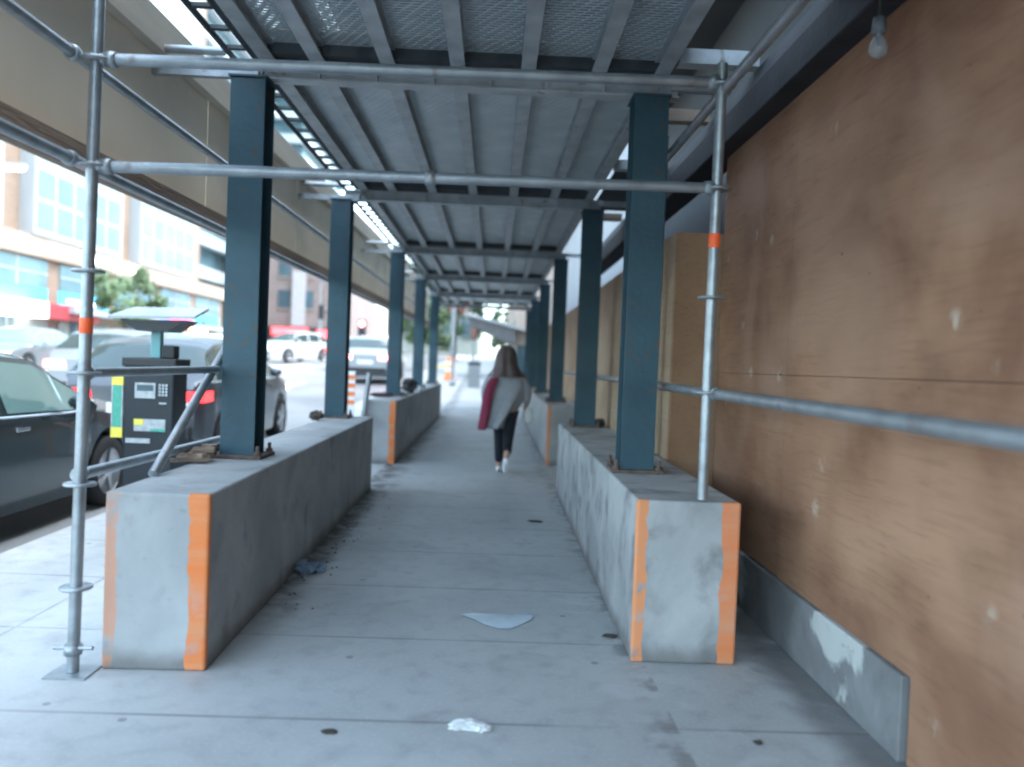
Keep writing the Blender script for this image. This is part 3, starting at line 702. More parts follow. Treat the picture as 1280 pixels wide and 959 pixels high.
# ------------------------------------------------------------------ cars
def lerp(tab, x):
    if x <= tab[0][0]: return tab[0][1]
    for (a, u), (b_, v) in zip(tab[:-1], tab[1:]):
        if x <= b_: return u + (v - u) * (x - a) / (b_ - a)
    return tab[-1][1]
def make_car(name, label, L, W, hood, top, axles, win, paintm, wheel_r=.32, glass='carglass', tail='tail', head='head', suv=False):
    """car along +y, rear at y=0, nose at y=L; hood = belt line table, top = roof line table (absolute height), win = (rear base, rear top, front top, front base)"""
    t = thing(name, label, 'car')
    st = [i * L / 110 for i in range(111)]; hw = W / 2
    wt = [(0, .82), (.12, .90), (.35, .96), (.9, 1), (L - 1.2, 1), (L - .45, .95), (L - .15, .86), (L, .72)]
    ring = []
    for y in st:
        k = lerp(wt, y) * hw; zs = .20 + (.16 if y < .25 else 0) * (1 - y / .25 if y < .25 else 0) + (.06 * (1 - (L - y) / .25) if y > L - .25 else 0)
        for ax in axles:
            d = abs(y - ax); R_ = wheel_r + .065
            if d < R_: zs = max(zs, wheel_r + math.sqrt(R_ * R_ - d * d) - .005)
        zb_ = lerp(hood, y); zt = max(lerp(top, y), zb_ + .012)
        gh = min(1, max(0, (zt - zb_ - .02) / .35)); kr = k * (1 - .24 * gh)
        zm = max(.52 * zb_, min(zs + .02, zb_ - .03)); 
        ring.append([(0, zs * .9), (k * .72, max(.17, zs * .9)), (k * .975, zs), (k, zm if zm > zs else zs + .005), (k * .995, zb_ * .86 if zb_ * .86 > zm else zm + .005), (k * .965, zb_),
                     (kr * 1.0 if gh > .05 else k * .90, zt - .05 * gh if gh > .05 else zb_ + .008), (kr * .82, zt - .012 * gh), (kr * .45, zt + .008 * gh), (0, zt + .012 * gh)])
    nr = len(ring[0]); b = MB(); vs = []
    for side in (1, -1):
        for y, rg in zip(st, ring): vs += [(side * p[0], y, p[1]) for p in rg]
    n = len(st); fs = []; glass_f = {'side': [], 'front': [], 'rear': []}
    rb, rt, ft, fb = win
    def vid(s_, i, j): return (0 if s_ > 0 else n * nr) + i * nr + j
    for s_ in (1, -1):
        for i in range(n - 1):
            for j in range(nr - 1):
                f = (vid(s_, i, j), vid(s_, i + 1, j), vid(s_, i + 1, j + 1), vid(s_, i, j + 1))
                fs.append(f)
                ym = (st[i] + st[i + 1]) / 2
                if j == 5 and lerp(top, ym) - lerp(hood, ym) > .16:
                    glass_f['side'].append((ym, s_, f))
                if j >= 6:
                    if ft + .03 < ym < fb - .04: glass_f['front'].append((ym, s_, f))
                    if rb + (.14 if suv else .05) < ym < rt - .03: glass_f['rear'].append((ym, s_, f))
    for i, rev in ((0, False), (n - 1, True)):
        fs.append(tuple(vid(1, i, j) for j in range(nr)) + tuple(vid(-1, i, j) for j in range(nr - 2, 0, -1)))
    b.add(vs, fs, True); body = b.build('body', paintm, t)
    sm = body.modifiers.new('edge', 'EDGE_SPLIT'); sm.split_angle = rad(38)
    V = [Vector(v) for v in vs]
    def glassmesh(nm, faces, push):
        g_ = MB()
        for f in faces:
            P = [V[q] for q in f]; nrm = (P[1] - P[0]).cross(P[3] - P[0])
            if nrm.length < 1e-9: nrm = (P[2] - P[1]).cross(P[3] - P[1])
            nrm.normalize(); c = sum(P, Vector()) / 4
            if nrm.dot(c - Vector((0, c.y, .6))) < 0: nrm = -nrm
            g_.add([p + nrm * push for p in P], [(0, 1, 2, 3)], True)
        if not g_.f: return None
        o = g_.build(nm, M[glass], t); 
        bm = bmesh.new(); bm.from_mesh(o.data); bmesh.ops.remove_doubles(bm, verts=bm.verts, dist=.004); bmesh.ops.recalc_face_normals(bm, faces=bm.faces); bm.to_mesh(o.data); bm.free(); return o
    glassmesh('windscreen', [f for _, _, f in glass_f['front']], .004)
    glassmesh('rear_window', [f for _, _, f in glass_f['rear']], .004)
    mid = (rt + ft) / 2 + .05
    ysd = sorted(set(y for y, _, _ in glass_f['side'])); lo, hi = ysd[0], ysd[-1]
    bounds = [(lo - .1, mid - .06), (mid + .05, hi + .1)]
    if suv: bounds = [(lo + .02, rt + .25), (rt + .33, mid + .22), (mid + .31, hi + .1)]
    for s_ in (1, -1):
        for a, c in bounds:
            sub = MB()
            for ym, ss, f in glass_f['side']:
                if ss == s_ and a < ym < c:
                    P = [V[q] for q in f]; lo_b = P[0].lerp(P[3], .06), P[1].lerp(P[2], .06); hi_t = P[0].lerp(P[3], .90), P[1].lerp(P[2], .90)
                    off = Vector((s_ * .005, 0, .002)); sub.add([p + off for p in (lo_b[0], lo_b[1], hi_t[1], hi_t[0])], [(0, 1, 2, 3)], True)
            if sub.f: sub.build('side_window', M[glass], t)
        # belt chrome strip, door handles, mirror
        q = [(s_ * (lerp(wt, y) * hw * .965 + .008), y, lerp(hood, y) + .002) for y in [lo + (hi - lo) * i / 12 for i in range(13)]]
        MB().path(q, .010, 6).build('chrome_strip', M['chrome'], t)
        for yy in (mid - .95, mid + .10):
            MB().box(s_ * hw * .99 - .012, s_ * hw * .99 + .012, yy, yy + .17, lerp(hood, yy) * .88, lerp(hood, yy) * .88 + .03).build('door_handle', M['chrome'], t, bevel=.004)
        ym = hi - .30
        MB().blob((s_ * (hw + .07), ym, lerp(hood, ym) + .09), (.09, .05, .065), 3, 2, .02).build('mirror', paintm, t)
        # lamps
        kx = hw * .70
        zr = lerp(hood, .05) * .86
        inn = hw - .47 if suv else kx * .78
        MB().prism([(s_ * inn, zr - .05 if suv else zr - .09), (s_ * (hw * .945), zr - .065), (s_ * (hw * .94), zr + .055), (s_ * (inn + .02), zr + .05)], 'y', -.014, .36).build('taillight', M[tail], t, bevel=.01)
        if suv: MB().box(s_ * hw * .62 - .15, s_ * hw * .62 + .15, -.012, .03, zr - .125, zr - .075).build('reverse_light', M['plate'], t)
        zf = lerp(hood, L - .35) * .88
        MB().prism([(s_ * hw * .52, zf - .07), (s_ * hw * .86, zf - .06), (s_ * hw * .87, zf + .05), (s_ * hw * .60, zf + .02)], 'y', L - .26, L + .004).build('headlight', M[head], t, bevel=.01)
        for ax in axles:
            x0, x1 = s_ * (hw - .20), s_ * (hw + .004)
            w_ = MB().lathe((0, ax, wheel_r), [(.2, x0), (wheel_r * .96, x0), (wheel_r, x0 + s_ * .03), (wheel_r, x1 - s_ * .03), (wheel_r * .95, x1), (wheel_r * .66, x1 - s_ * .006)], 26, 'x').build('wheel', M['rubber'], t)
            rm = MB().lathe((0, ax, wheel_r), [(wheel_r * .67, x1 - s_ * .004), (wheel_r * .62, x1 - s_ * .03), (.08, x1 - s_ * .035), (0, x1 - s_ * .03)], 26, 'x')
            for k in range(5):
                a = 2 * pi * k / 5
                rm.bar((x1 - s_ * .02, ax, wheel_r), (x1 - s_ * .02, ax + cos(a) * wheel_r * .63, wheel_r + sin(a) * wheel_r * .63), .05, .02, (1, 0, 0))
            rm.build('rim', M['rim'], w_)
    MB().box(-.26, .26, -.02, .01, .62 if suv else .66, .75 if suv else .78).build('number_plate', M['plate'], t)
    MB().box(-hw * .78, hw * .78, -.035, .08, .33, .50).build('rear_bumper_trim', M['plastic_black'], t, bevel=.02)
    MB().box(-hw * .55, hw * .55, L - .12, L + .012, .36, .52).build('grille', M['plastic_black'], t, bevel=.01)
    return t
Ls = 4.7
hood_s = [(0, .84), (.06, .93), (.25, .97), (1.0, .96), (1.6, .93), (3.0, .90), (3.45, .90), (4.2, .80), (4.55, .70), (4.7, .52)]
top_s = [(0, .84), (.85, .97), (1.55, 1.30), (1.85, 1.385), (2.35, 1.42), (2.8, 1.385), (3.05, 1.30), (3.60, .90), (4.7, .5)]
sedan = make_car('parked_car', 'dark green-black sedan with chrome window line parked at the kerb beside the left post', Ls, 1.82, hood_s, top_s, (.95, 3.75), (.72, 1.62, 2.72, 3.55), M['p_dark'], glass='carglass_green')
hood_u = [(0, .93), (.06, 1.0), (.3, 1.01), (2.8, .96), (3.15, .97), (3.7, .88), (3.95, .78), (4.1, .55)]
top_u = [(0, .94), (.10, 1.03), (.55, 1.42), (.75, 1.50), (1.5, 1.54), (2.1, 1.52), (2.4, 1.45), (3.1, .97), (4.1, .5)]
suv = make_car('parked_car', 'grey hatchback with red tail lights parked ahead of the dark sedan, behind the pay station', 4.1, 1.82, hood_u, top_u, (.72, 3.2), (.08, .62, 2.2, 3.05), M['p_grey'], suv=True)
def put(c, x, y, rz=0.0):
    c.location = (x, y, z_road(y + 2.2) + .0)
    c.rotation_euler = (math.atan(.036 / (1 + math.exp(-(y + 2 - 9) / 2.0))) * (1 if abs(rz) < 1.5 else -1), 0, rz)
put(sedan, -4.42, 3.6); put(suv, -4.22, 9.3)
sedan['group'] = suv['group'] = 'cars on the street'
def car(src, x, y, label, pm, rz=0.0, extra=None, name=None):
    mm = {('car_paint_dark' if src is sedan else 'car_paint_grey'): M[pm]}
    if extra: mm.update(extra)
    c = dup(src, label=label, group='cars on the street', mats=mm); put(c, x, y, rz); return c
on = {'taillight_lens': M['tail_on']}; hl = {'headlight_lens': M['head_on']}
car(suv, -4.3, 26.5, 'silver car with glowing brake light seen between the second and third left columns', 'p_silver', 0, on)
car(sedan, -6.6, 35.0, 'white sedan in the driving lane seen between the second and third left columns', 'p_white', 0)
car(suv, -9.5, 43.5, 'white car turning in the road, seen between the first and second left columns', 'p_white', pi - .55, hl)
car(sedan, -14.4, 27.0, 'silver car parked across the street at the left edge of the view', 'p_silver', pi, on)
car(suv, -7.9, 15.6, 'silver car with red tail lights in the road behind the pay station', 'p_silver', 0, on)
car(sedan, -9.0, 23.5, 'white sedan in the road seen over the roof of the grey hatchback', 'p_white', 0)
car(sedan, -14.4, 37.5, 'black sedan parked across the street beyond the silver car', 'p_black', pi)

# ------------------------------------------------------------------ buildings across the street
FX = -20.0
t = thing('commercial_building', 'brown brick building with white window bays above a glazed shop podium across the street', 'building', (FX, 40, 0))
MB().box(FX - 14, FX, 18, 58.2, -.6, 5.3).build('podium_wall', M['brown_brick'], t)
MB().box(FX - 14.2, FX + .25, 17.8, 58.4, 5.25, 6.1).build('cornice_band', M['cream'], t)
MB().box(FX - 14, FX - .35, 18, 54.5, 6.1, 30).build('tower_wall', M['brown_brick'], t)
for k in range(3):
    y0 = 24.0 + k * 10.05
    fr = MB().box(FX - .40, FX + .30, y0, y0 + 7.9, 6.15, 28).build('window_bay', M['white'], t)
    for r_ in range(3):
        pn = MB()
        for c_ in range(5):
            for q in range(2):
                y1 = y0 + .25 + c_ * 1.52; z1 = 6.45 + r_ * 3.0 + q * 1.35
                if c_ == 0 or (c_ == 2 and q == 0 and r_ == 1):
                    MB().box(FX + .29, FX + .315, y1, y1 + 1.28, z1, z1 + 1.15).build('dark_pane', M['dark_pane'], fr)
                else: pn.box(FX + .29, FX + .315, y1, y1 + 1.28, z1, z1 + 1.15)
        pn.build('pale_glazing', M['cyan_glass'], fr)
yb = [20, 25.2, 30.6, 36.0, 41.5, 47.0, 52.4, 57.8]
for k, (a, c) in enumerate(zip(yb[:-1], yb[1:])):
    gl = MB().box(FX - .05, FX + .06, a + .6, c - .45, 3.95, 5.15).build('upper_window', M['teal_glass'], t)
    MB().box(FX + .055, FX + .085, a + .6, c - .45, 4.52, 4.60).box(FX + .055, FX + .085, (a + c) / 2 - .05, (a + c) / 2 + .05, 3.95, 5.15).build('mullion', M['white'], gl)
    MB().box(FX - .05, FX + .07, a + .5, c - .4, 3.30, 3.93).build('blue_sign', M['sky_sign'] if k in (2, 3, 6) else M['blue_sign'], t)
    if k in (3, 4):
        MB().box(FX + .072, FX + .10, a + 1.2, c - 1.2, 3.45, 3.60).build('sign_stripe', M['white_sign'], t)
    gz = z_road((a + c) / 2) + .12
    sg = MB().box(FX - .05, FX + .05, a + .6, c - .45, gz, 2.55).build('shop_window', M['shop_glass'], t)
    fm = MB()
    for q in range(4):
        yy = a + .6 + q * (c - a - 1.05) / 3; fm.box(FX + .045, FX + .10, yy - .04, yy + .04, gz, 2.55)
    fm.build('shop_frame', M['white'], sg)
    dd = MB().box(FX + .046, FX + .08, a + 1.5, a + 2.6, gz, gz + 1.9).build('shop_door', M['dark_pane'], t)
for k, yy in enumerate((35.3, 39.0, 42.2)):
    MB().box(FX + .24, FX + .34, yy, yy + 2.6, 5.5, 5.85).build('lit_panel', M['white_sign'], t)
MB().box(FX - .1, FX + .9, 18, 34.2, 2.6, 3.25).build('white_canopy', M['white_sign'], t)
MB().box(FX - .1, FX + .8, 36.5, 57.5, 2.95, 3.2).build('white_ledge', M['white'], t)
MB().box(FX - .1, FX + .55, 34.3, 39.2, 2.62, 3.28).build('red_sign_board', M['red_sign'], t)
MB().box(FX - .1, FX + .5, 49.2, 51.5, 2.9, 3.4).build('red_sign_board', M['red_lit'], t)
MB().box(FX - .1, FX + .5, 52.3, 53.8, 2.7, 3.1).build('amber_sign_board', M['amber_lit'], t)
# pale residential tower
def tower(label, x0, x1, y0, y1, h, fl=3.0):
    t = thing('apartment_tower', label, 'tower', ((x0 + x1) / 2, y0, 0))
    MB().box(x0, x1, y0, y1, -.5, h).build('wall', M['cyan_glass'], t)
    z = 8
    while z < h:
        MB().box(x0 - .9, x1 + .9, y0 - .9, y1 + .9, z, z + 1.1).build('balcony', M['tower_white'], t); z += fl
    return t
tower('tall pale glass apartment tower with white balcony bands far up the street', -42, -27, 62, 92, 54)
tower('tall glass apartment tower with white balconies seen beside the second left column', -40, -26, 104, 130, 56)
# grey-brown building beyond
t = thing('office_block', 'grey-brown brick block with red signs over its shopfront beyond the white car', 'building', (-19, 78, 0))
MB().box(-24, -14.6, 76, 96, 0, 15).build('wall', M['grey_brick'], t)
for r_ in range(3):
    for c_ in range(4):
        x = -23 + c_ * 2.2; z = 6.0 + r_ * 3
        w_ = MB().box(x, x + 1.15, 75.9, 76.05, z, z + 1.7).build('window', M['grey_brick'] if (r_ + c_) % 3 == 0 else M['dark_pane'], t)
        MB().box(x - .08, x + 1.23, 75.86, 76.02, z - .12, z - .02).build('sill', M['cream'], w_)
MB().box(-23.5, -15, 75.6, 76, 2.0, 4.2).build('shopfront', M['plastic_black'], t)
MB().box(-21.2, -17.8, 75.5, 75.62, 3.4, 4.1).build('sign_board', M['red_lit'], t)
MB().box(-16.9, -15.4, 75.5, 75.62, 3.3, 4.0).build('sign_board', M['red_lit'], t)
MB().box(-19.4, -18.2, 75.5, 76.05, 4.3, 9.5).build('pilaster', mat('grey_pilaster', (.36, .34, .35), .8), t)
# mid-distance block straight up the road
t = thing('low_building', 'pale low building at the far end of the road', 'building', (-9, 100, 0))
MB().box(-13.5, -2.2, 98, 120, 0, 9.5).build('wall', M['cream'], t)
for c_ in range(5):
    MB().box(-13 + c_ * 2.1, -11.7 + c_ * 2.1, 97.9, 98.05, 5.2, 7.4).build('window', M['dark_pane'], t)
MB().box(-13.4, -2.3, 97.4, 98, 3.6, 4.3).build('fascia_sign', M['white_sign'], t)

# ------------------------------------------------------------------ trees
def tree(x, y, zb, h, cr, label, leafc, seed, nleaf=2600, trunk_h=None, ls=.16):
    rr = random.Random(seed); th = trunk_h or h * .45
    t = thing('street_tree', label, 'tree', (x, y, zb), 'trees along the street')
    tr = MB().tube((x, y, zb), (x + .05, y, zb + th), .11, .07, 10)
    tips = []
    for k in range(7):
        a = rr.uniform(0, 2 * pi); e = Vector((x + cos(a) * cr * .7, y + sin(a) * cr * .7, zb + th + rr.uniform(.2, .75) * (h - th)))
        tr.tube((x + .05, y, zb + th * rr.uniform(.75, 1)), e, .045, .012, 7); tips.append(e)
    tr.build('trunk', M['bark'], t)
    lb = MB(); centers = []
    for k in range(22):
        a = rr.uniform(0, 2 * pi); q = rr.uniform(.1, 1) ** .5; zc = rr.uniform(.05, 1)
        w = cr * (1 - .55 * abs(zc - .4)) * q
        centers.append((Vector((x + cos(a) * w, y + sin(a) * w, zb + th * .85 + zc * (h - th * .85))), rr.uniform(.3, .62) * cr * .55))
    for k in range(nleaf):
        c, r_ = rr.choice(centers)
        d = Vector((rr.gauss(0, 1), rr.gauss(0, 1), rr.gauss(0, .8))).normalized() * r_ * rr.uniform(.3, 1.15)
        p = c + d; s_ = ls * rr.uniform(.6, 1.3)
        u = Vector((rr.gauss(0, 1), rr.gauss(0, 1), rr.gauss(0, .6))).normalized(); v = u.orthogonal().normalized()
        lb.add([p - u * s_, p - v * s_ * .5, p + u * s_, p + v * s_ * .5], [(0, 1, 2, 3)])
    lb.build('crown', leafc, t); return t
def leafmat(n, c):
    m = mat(n, c, .6, var=.35, scale=1.3); b = m.node_tree.nodes['Principled BSDF']; b.inputs['Transmission Weight'].default_value = 0; return m
lf1 = leafmat('street_foliage', (.11, .17, .085)); lf2 = leafmat('dark_foliage', (.07, .125, .07))
tree(-16.8, 36, z_road(36) + .12, 3.9, 1.6, 'green street tree across the road in front of the blue signs', lf1, 4, 4200, 1.9, .11)
tree(-3.6, 38, z_road(38), 5.2, 1.5, 'green tree beside the far end of the walkway', lf1, 5, 2600, 1.4)
tree(-2.6, 52, z_walk(52), 7.5, 2.0, 'tall green tree far beyond the walkway', lf2, 6, 2600, 2.0)
tree(.55, 62, z_walk(62), 3.6, 1.2, 'small dark tree seen under the slanting canopy', lf2, 8, 1400, 1.2)
tree(-5.6, 60, z_road(60), 6.0, 2.0, 'green tree at the roadside beyond the third left column', lf2, 9, 2000, 2.0)

# ------------------------------------------------------------------ street lamps and signals
def lamp(x, y, zb, h, arm, label, lit=True):
    t = thing('street_lamp', label, 'street lamp', (x, y, zb), 'street lamps')
    MB().tube((x, y, zb), (x, y, zb + h), .09, .05, 10).build('pole', M['steel'], t)
    MB().path([(x, y, zb + h - .05), (x + arm * .5, y, zb + h + .12), (x + arm, y, zb + h + .1)], .035, 8).build('arm', M['steel'], t)
    hd = MB().box(x + arm - .1, x + arm + .75 * (1 if arm > 0 else -1), y - .16, y + .16, zb + h + .03, zb + h + .16) if arm > 0 else MB().box(x + arm - .75, x + arm + .1, y - .16, y + .16, zb + h + .03, zb + h + .16)
    hd.build('lamp_head', M['white'], t, bevel=.03)
    xa, xb = sorted((x + arm, x + arm + (.62 if arm > 0 else -.62)))
    MB().box(xa, xb, y - .13, y + .13, zb + h - .03, zb + h + .028).build('lens', M['lamp_lit'] if lit else M['white'], t)
lamp(-18.6, 28.2, z_road(28), 7.0, 1.2, 'lit street lamp at the left edge in front of the brick tower')
lamp(-16.9, 58, z_road(58), 7.6, 1.2, 'lit street lamp in front of the grey-brown block, taller one')
lamp(-14.6, 66, z_road(66), 5.6, 1.0, 'lit street lamp before the grey-brown block, lower one')
lamp(-16.6, 84, z_road(84), 8.0, 1.2, 'distant lit street lamp beyond the white car')
def signal(x, y, zb, h, label, lit):
    t = thing('traffic_signal', label, 'traffic light', (x, y, zb), 'traffic lights')
    MB().tube((x, y, zb), (x, y, zb + h), .07, n=10).build('pole', M['steel'], t)
    MB().box(x - .19, x + .19, y - .15, y + .12, zb + h - 1.0, zb + h + .1).build('housing', M['meter'], t, bevel=.02)
    for k, m_ in enumerate(('red', 'off', 'off')):
        MB().lathe((x, y - .155, zb + h - .1 - k * .33), [(0, -.01), (.13, -.01), (.14, .01)], 16, 'y').build('lens', (M['tail_on'] if lit else M['meter']) if m_ == 'red' else M['meter'], t)
signal(-6.7, 40.0, z_road(40), 2.25, 'dark traffic light showing red, between the second and third left columns', True)
signal(-13.6, 62, z_road(62), 3.6, 'dark traffic light near the grey-brown block', False)

# ------------------------------------------------------------------ far end of the walkway
zg = z_walk(36)
t = thing('entrance_canopy', 'slanting grey canopy with a white edge at the far end of the pavement', 'canopy', (0, 36, zg))
b = MB(); q = [(-1.28, 3.55), (.95, 3.02), (.95, 2.42), (.55, 2.40), (-.75, 3.0), (-1.1, 3.0)]
b.prism(q, 'y', 36, 39); b.build('soffit', mat('dark_canopy', (.12, .125, .13), .7), t)
b = MB(); b.prism([(-1.42, 3.70), (1.5, 3.0), (1.5, 2.90), (-1.42, 3.56)], 'y', 35.8, 39.2); b.build('white_edge', M['white'], t)
MB().box(-1.13, -.78, 35.9, 36.15, 2.45, 3.0).build('brown_sign', mat('brown_sign', (.17, .10, .08), .7), t, bevel=.08)
MB().tube((-.95, 36.1, zg), (-.95, 36.1, 2.5), .05).build('post', M['steel'], t)
MB().tube((.85, 36.4, zg), (.85, 36.4, 2.6), .05).build('post', M['steel'], t)
t = thing('stone_building', 'beige stone building on the right beyond the end of the walkway', 'building', (2, 36, zg))
MB().box(.95, 14, 36.8, 60, 0, 13).build('wall', M['beige'], t)
for k in range(4):
    MB().box(.90, .98, 38 + k * 4, 39.6 + k * 4, 1.6, 3.6).build('window', M['dark_pane'], t)
MB().box(1.05, 1.5, 36.5, 36.8, zg, 2.3).build('doorway', M['dark_pane'], t)
t = thing('stone_building', 'pale pinkish shop building beside the farthest right columns', 'building', (1.6, 25, 0))
MB().box(1.55, 13, 24.4, 36, 0, 11).build('wall', M['beige'], t)
for k in range(3):
    MB().box(1.50, 1.57, 25.4 + k * 3.4, 27.6 + k * 3.4, 1.0, 3.0).build('shop_window', M['dark_pane'], t)
t = thing('construction_barrel', 'orange barrel with white bands at the far left end of the pavement', 'barrel', (-1.86, 34.5, z_walk(34.5)))
zz = z_walk(34.5)
MB().lathe((-1.86, 34.5, zz), [(0, 0), (.32, 0), (.32, .06), (.25, .08), (.22, .95), (.1, 1.0), (0, 1.0)], 18).build('drum', M['barrel_orange'], t)
MB().lathe((-1.86, 34.5, zz), [(.238, .36), (.243, .37), (.238, .50), (.234, .51)], 18).lathe((-1.86, 34.5, zz), [(.228, .66), (.233, .67), (.228, .80), (.224, .81)], 18).build('white_band', M['barrel_white'], t)
t = thing('barricade', 'yellow barrier rail on two posts closing the far end of the pavement', 'barricade', (-2.2, 33, z_walk(33)))
zz = z_walk(33)
MB().box(-2.75, -1.55, 32.98, 33.02, zz + .62, zz + .70).build('rail', M['yellow'], t)
for x in (-2.7, -1.6): MB().box(x - .03, x + .03, 32.96, 33.04, zz, zz + .8).build('post', M['barrel_white'], t)
def plainpole(x, y, h, label):
    z_ = z_walk(y); o = MB().tube((x, y, z_), (x, y, z_ + h), .07, .05, 10).lathe((x, y, z_), [(0, .25), (.1, .25), (.12, 0), (0, 0)], 10).build('utility_pole', M['steel'], loc=(x, y, z_)); tag(o, label, 'pole', 'pale poles at the far end')
plainpole(-1.6, 31, 7, 'pale utility pole at the far end of the pavement, near the orange barrel')
plainpole(-2.4, 44, 7, 'pale utility pole farther off, behind the yellow barrier')
t = thing('sidewalk_bin', 'grey litter bin on the pavement beyond the walking person', 'bin', (-.75, 31, z_walk(31)))
zz = z_walk(31)
MB().box(-.98, -.52, 30.8, 31.2, zz, zz + .85).build('bin_body', M['p_silver'], t, bevel=.03)
MB().box(-1.0, -.5, 30.78, 31.22, zz + .85, zz + .98).build('bin_lid', M['meter'], t, bevel=.02)
t = thing('far_building', 'grey-green shop row closing the view behind the far trees', 'building', (-6, 70, 0))
MB().box(-8, -1.3, 66, 80, 0, 8).build('wall', mat('grey_green_render', (.27, .30, .28), .8), t)
for k in range(4): MB().box(-7.6 + k * 1.6, -6.5 + k * 1.6, 65.9, 66.05, 3.4, 5.2).build('window', M['dark_pane'], t)
MB().box(-4.2, -2.0, 65.8, 66, 5.6, 6.3).build('sign_board', M['red_sign'], t)
MB().box(-2.5, -1.5, 65.75, 65.99, 5.2, 6.0).build('sign_board', M['white_sign'], t)

# ------------------------------------------------------------------ person walking away
def skin_mesh(name, nodes, edges, m, parent, root=0, sub=2):
    """nodes: list of (pos, radius) in world space"""
    off = WORLD(parent); me = bpy.data.meshes.new(name)
    me.from_pydata([Vector(p) - off for p, _ in nodes], edges, []); me.update(); me.materials.append(m)
    o = bpy.data.objects.new(name, me); COL.objects.link(o); o.parent = parent
    mod = o.modifiers.new('skin', 'SKIN'); mod.use_smooth_shade = True
    for i, (_, r) in enumerate(nodes):
        sv = me.skin_vertices[0].data[i]; rr_ = r if isinstance(r, tuple) else (r, r); sv.radius = rr_; sv.use_root = (i == root)
    s2 = o.modifiers.new('sub', 'SUBSURF'); s2.levels = sub; s2.render_levels = sub
    return o
PX, PY = .16, 9.85
def P(x, y, z): return (PX + x, PY + y, z)
t = thing('person', 'person walking away in dark hood, grey wrap with maroon panel, black trousers, white shoes', 'person', (PX, PY, 0))
FN, FE = [], []
for sx, hb in ((-1, 9), (1, 13)):
    hx, hy = (-.24, .19) if sx < 0 else (.27, .13)
    for q in range(4):
        k = 22 + len(FN); ln = (.055, .065, .062, .048)[q]
        FN += [(P(hx, hy - .026 + q * .018, .725), .0095), (P(hx - sx * .012, hy - .03 + q * .020, .725 - ln * .55), .0085), (P(hx - sx * .032, hy - .03 + q * .020, .725 - ln), .007)]
        FE += [(hb, k), (k, k + 1), (k + 1, k + 2)]
    k = 22 + len(FN)
    FN += [(P(hx - sx * .02, hy + .035, .76), .011), (P(hx - sx * .03, hy + .05, .715), .009)]
    FE += [(hb, k), (k, k + 1)]
body = skin_mesh('body', [(P(.02, 0, .86), (.12, .10)), (P(.01, 0, 1.05), (.12, .09)), (P(.01, .02, 1.22), (.14, .09)), (P(.01, .02, 1.30), .06), (P(.005, .03, 1.37), .055), (P(.0, .04, 1.46), (.075, .085)),
                          (P(-.17, .02, 1.24), .05), (P(-.25, .05, 1.02), .04), (P(-.24, .16, .84), .03), (P(-.24, .19, .77), .035),
                          (P(.18, .02, 1.24), .05), (P(.27, -.02, 1.02), .04), (P(.27, .10, .83), .03), (P(.27, .13, .76), .035),
                          (P(-.07, 0, .80), .085), (P(-.05, .10, .46), .058), (P(-.05, .02, .10), .038), (P(-.05, .10, .045), .036),
                          (P(.09, 0, .80), .085), (P(.055, -.02, .46), .058), (P(.04, -.28, .26), .038), (P(.04, -.27, .15), .036)] + FN,
                 [(0, 1), (1, 2), (2, 3), (3, 4), (4, 5), (2, 6), (6, 7), (7, 8), (8, 9), (2, 10), (10, 11), (11, 12), (12, 13), (0, 14), (14, 15), (15, 16), (16, 17), (0, 18), (18, 19), (19, 20), (20, 21)] + FE, M['skin'], t)
skin_mesh('trousers', [(P(.02, 0, .86), (.145, .115)), (P(-.065, 0, .76), .10), (P(-.05, .09, .46), .078), (P(-.05, .02, .11), .055), (P(.085, 0, .76), .10), (P(.055, -.02, .46), .078), (P(.042, -.27, .25), .055)],
          [(0, 1), (1, 2), (2, 3), (0, 4), (4, 5), (5, 6)], M['trouser'], t)
skin_mesh('shoe', [(P(-.05, -.01, .06), (.045, .05)), (P(-.05, .07, .045), (.045, .04)), (P(-.05, .18, .035), (.045, .03))], [(0, 1), (1, 2)], M['shoe'], t)
skin_mesh('shoe', [(P(.04, -.33, .22), (.045, .05)), (P(.04, -.28, .13), (.045, .045)), (P(.04, -.24, .04), (.045, .032))], [(0, 1), (1, 2)], M['shoe'], t)
def drape(name, rings, m, fold=.012, nf=9, n=40, thick=.008, seed=1, a0=0, a1=2 * pi):
    """rings: (z, cx, cy, rx, ry) from top to bottom"""
    b = MB(); rr = random.Random(seed); vs = []; full = abs(a1 - a0 - 2 * pi) < 1e-6; cnt = n if full else n + 1
    ph = rr.uniform(0, 6)
    for k, (z, cx, cy, rx, ry) in enumerate(rings):
        f = fold * k / len(rings)
        for i in range(cnt):
            a = a0 + (a1 - a0) * i / n; w = 1 + (f * sin(nf * a + ph) + f * .6 * sin(nf * 1.7 * a + 1)) / max(rx, .05)
            vs.append(P(cx + rx * cos(a) * w, cy + ry * sin(a) * w, z))
    fs = []
    for k in range(len(rings) - 1):
        for i in range(n):
            j = (i + 1) % cnt; fs.append((k * cnt + i, (k + 1) * cnt + i, (k + 1) * cnt + j, k * cnt + j))
    b.add(vs, fs, True); o = b.build(name, m, t)
    so = o.modifiers.new('solid', 'SOLIDIFY'); so.thickness = thick
    s2 = o.modifiers.new('sub', 'SUBSURF'); s2.levels = 1; s2.render_levels = 1
    return o
drape('grey_wrap', [(1.33, .0, .02, .075, .07), (1.29, .0, .02, .17, .10), (1.23, .01, .02, .235, .125), (1.12, .025, .01, .285, .15), (1.0, .0, 0, .265, .16), (.88, -.045, 0, .24, .165), (.76, -.09, 0, .215, .16), (.64, -.13, 0, .18, .15), (.55, -.175, 0, .14, .14)], M['coat'], .03, 5)
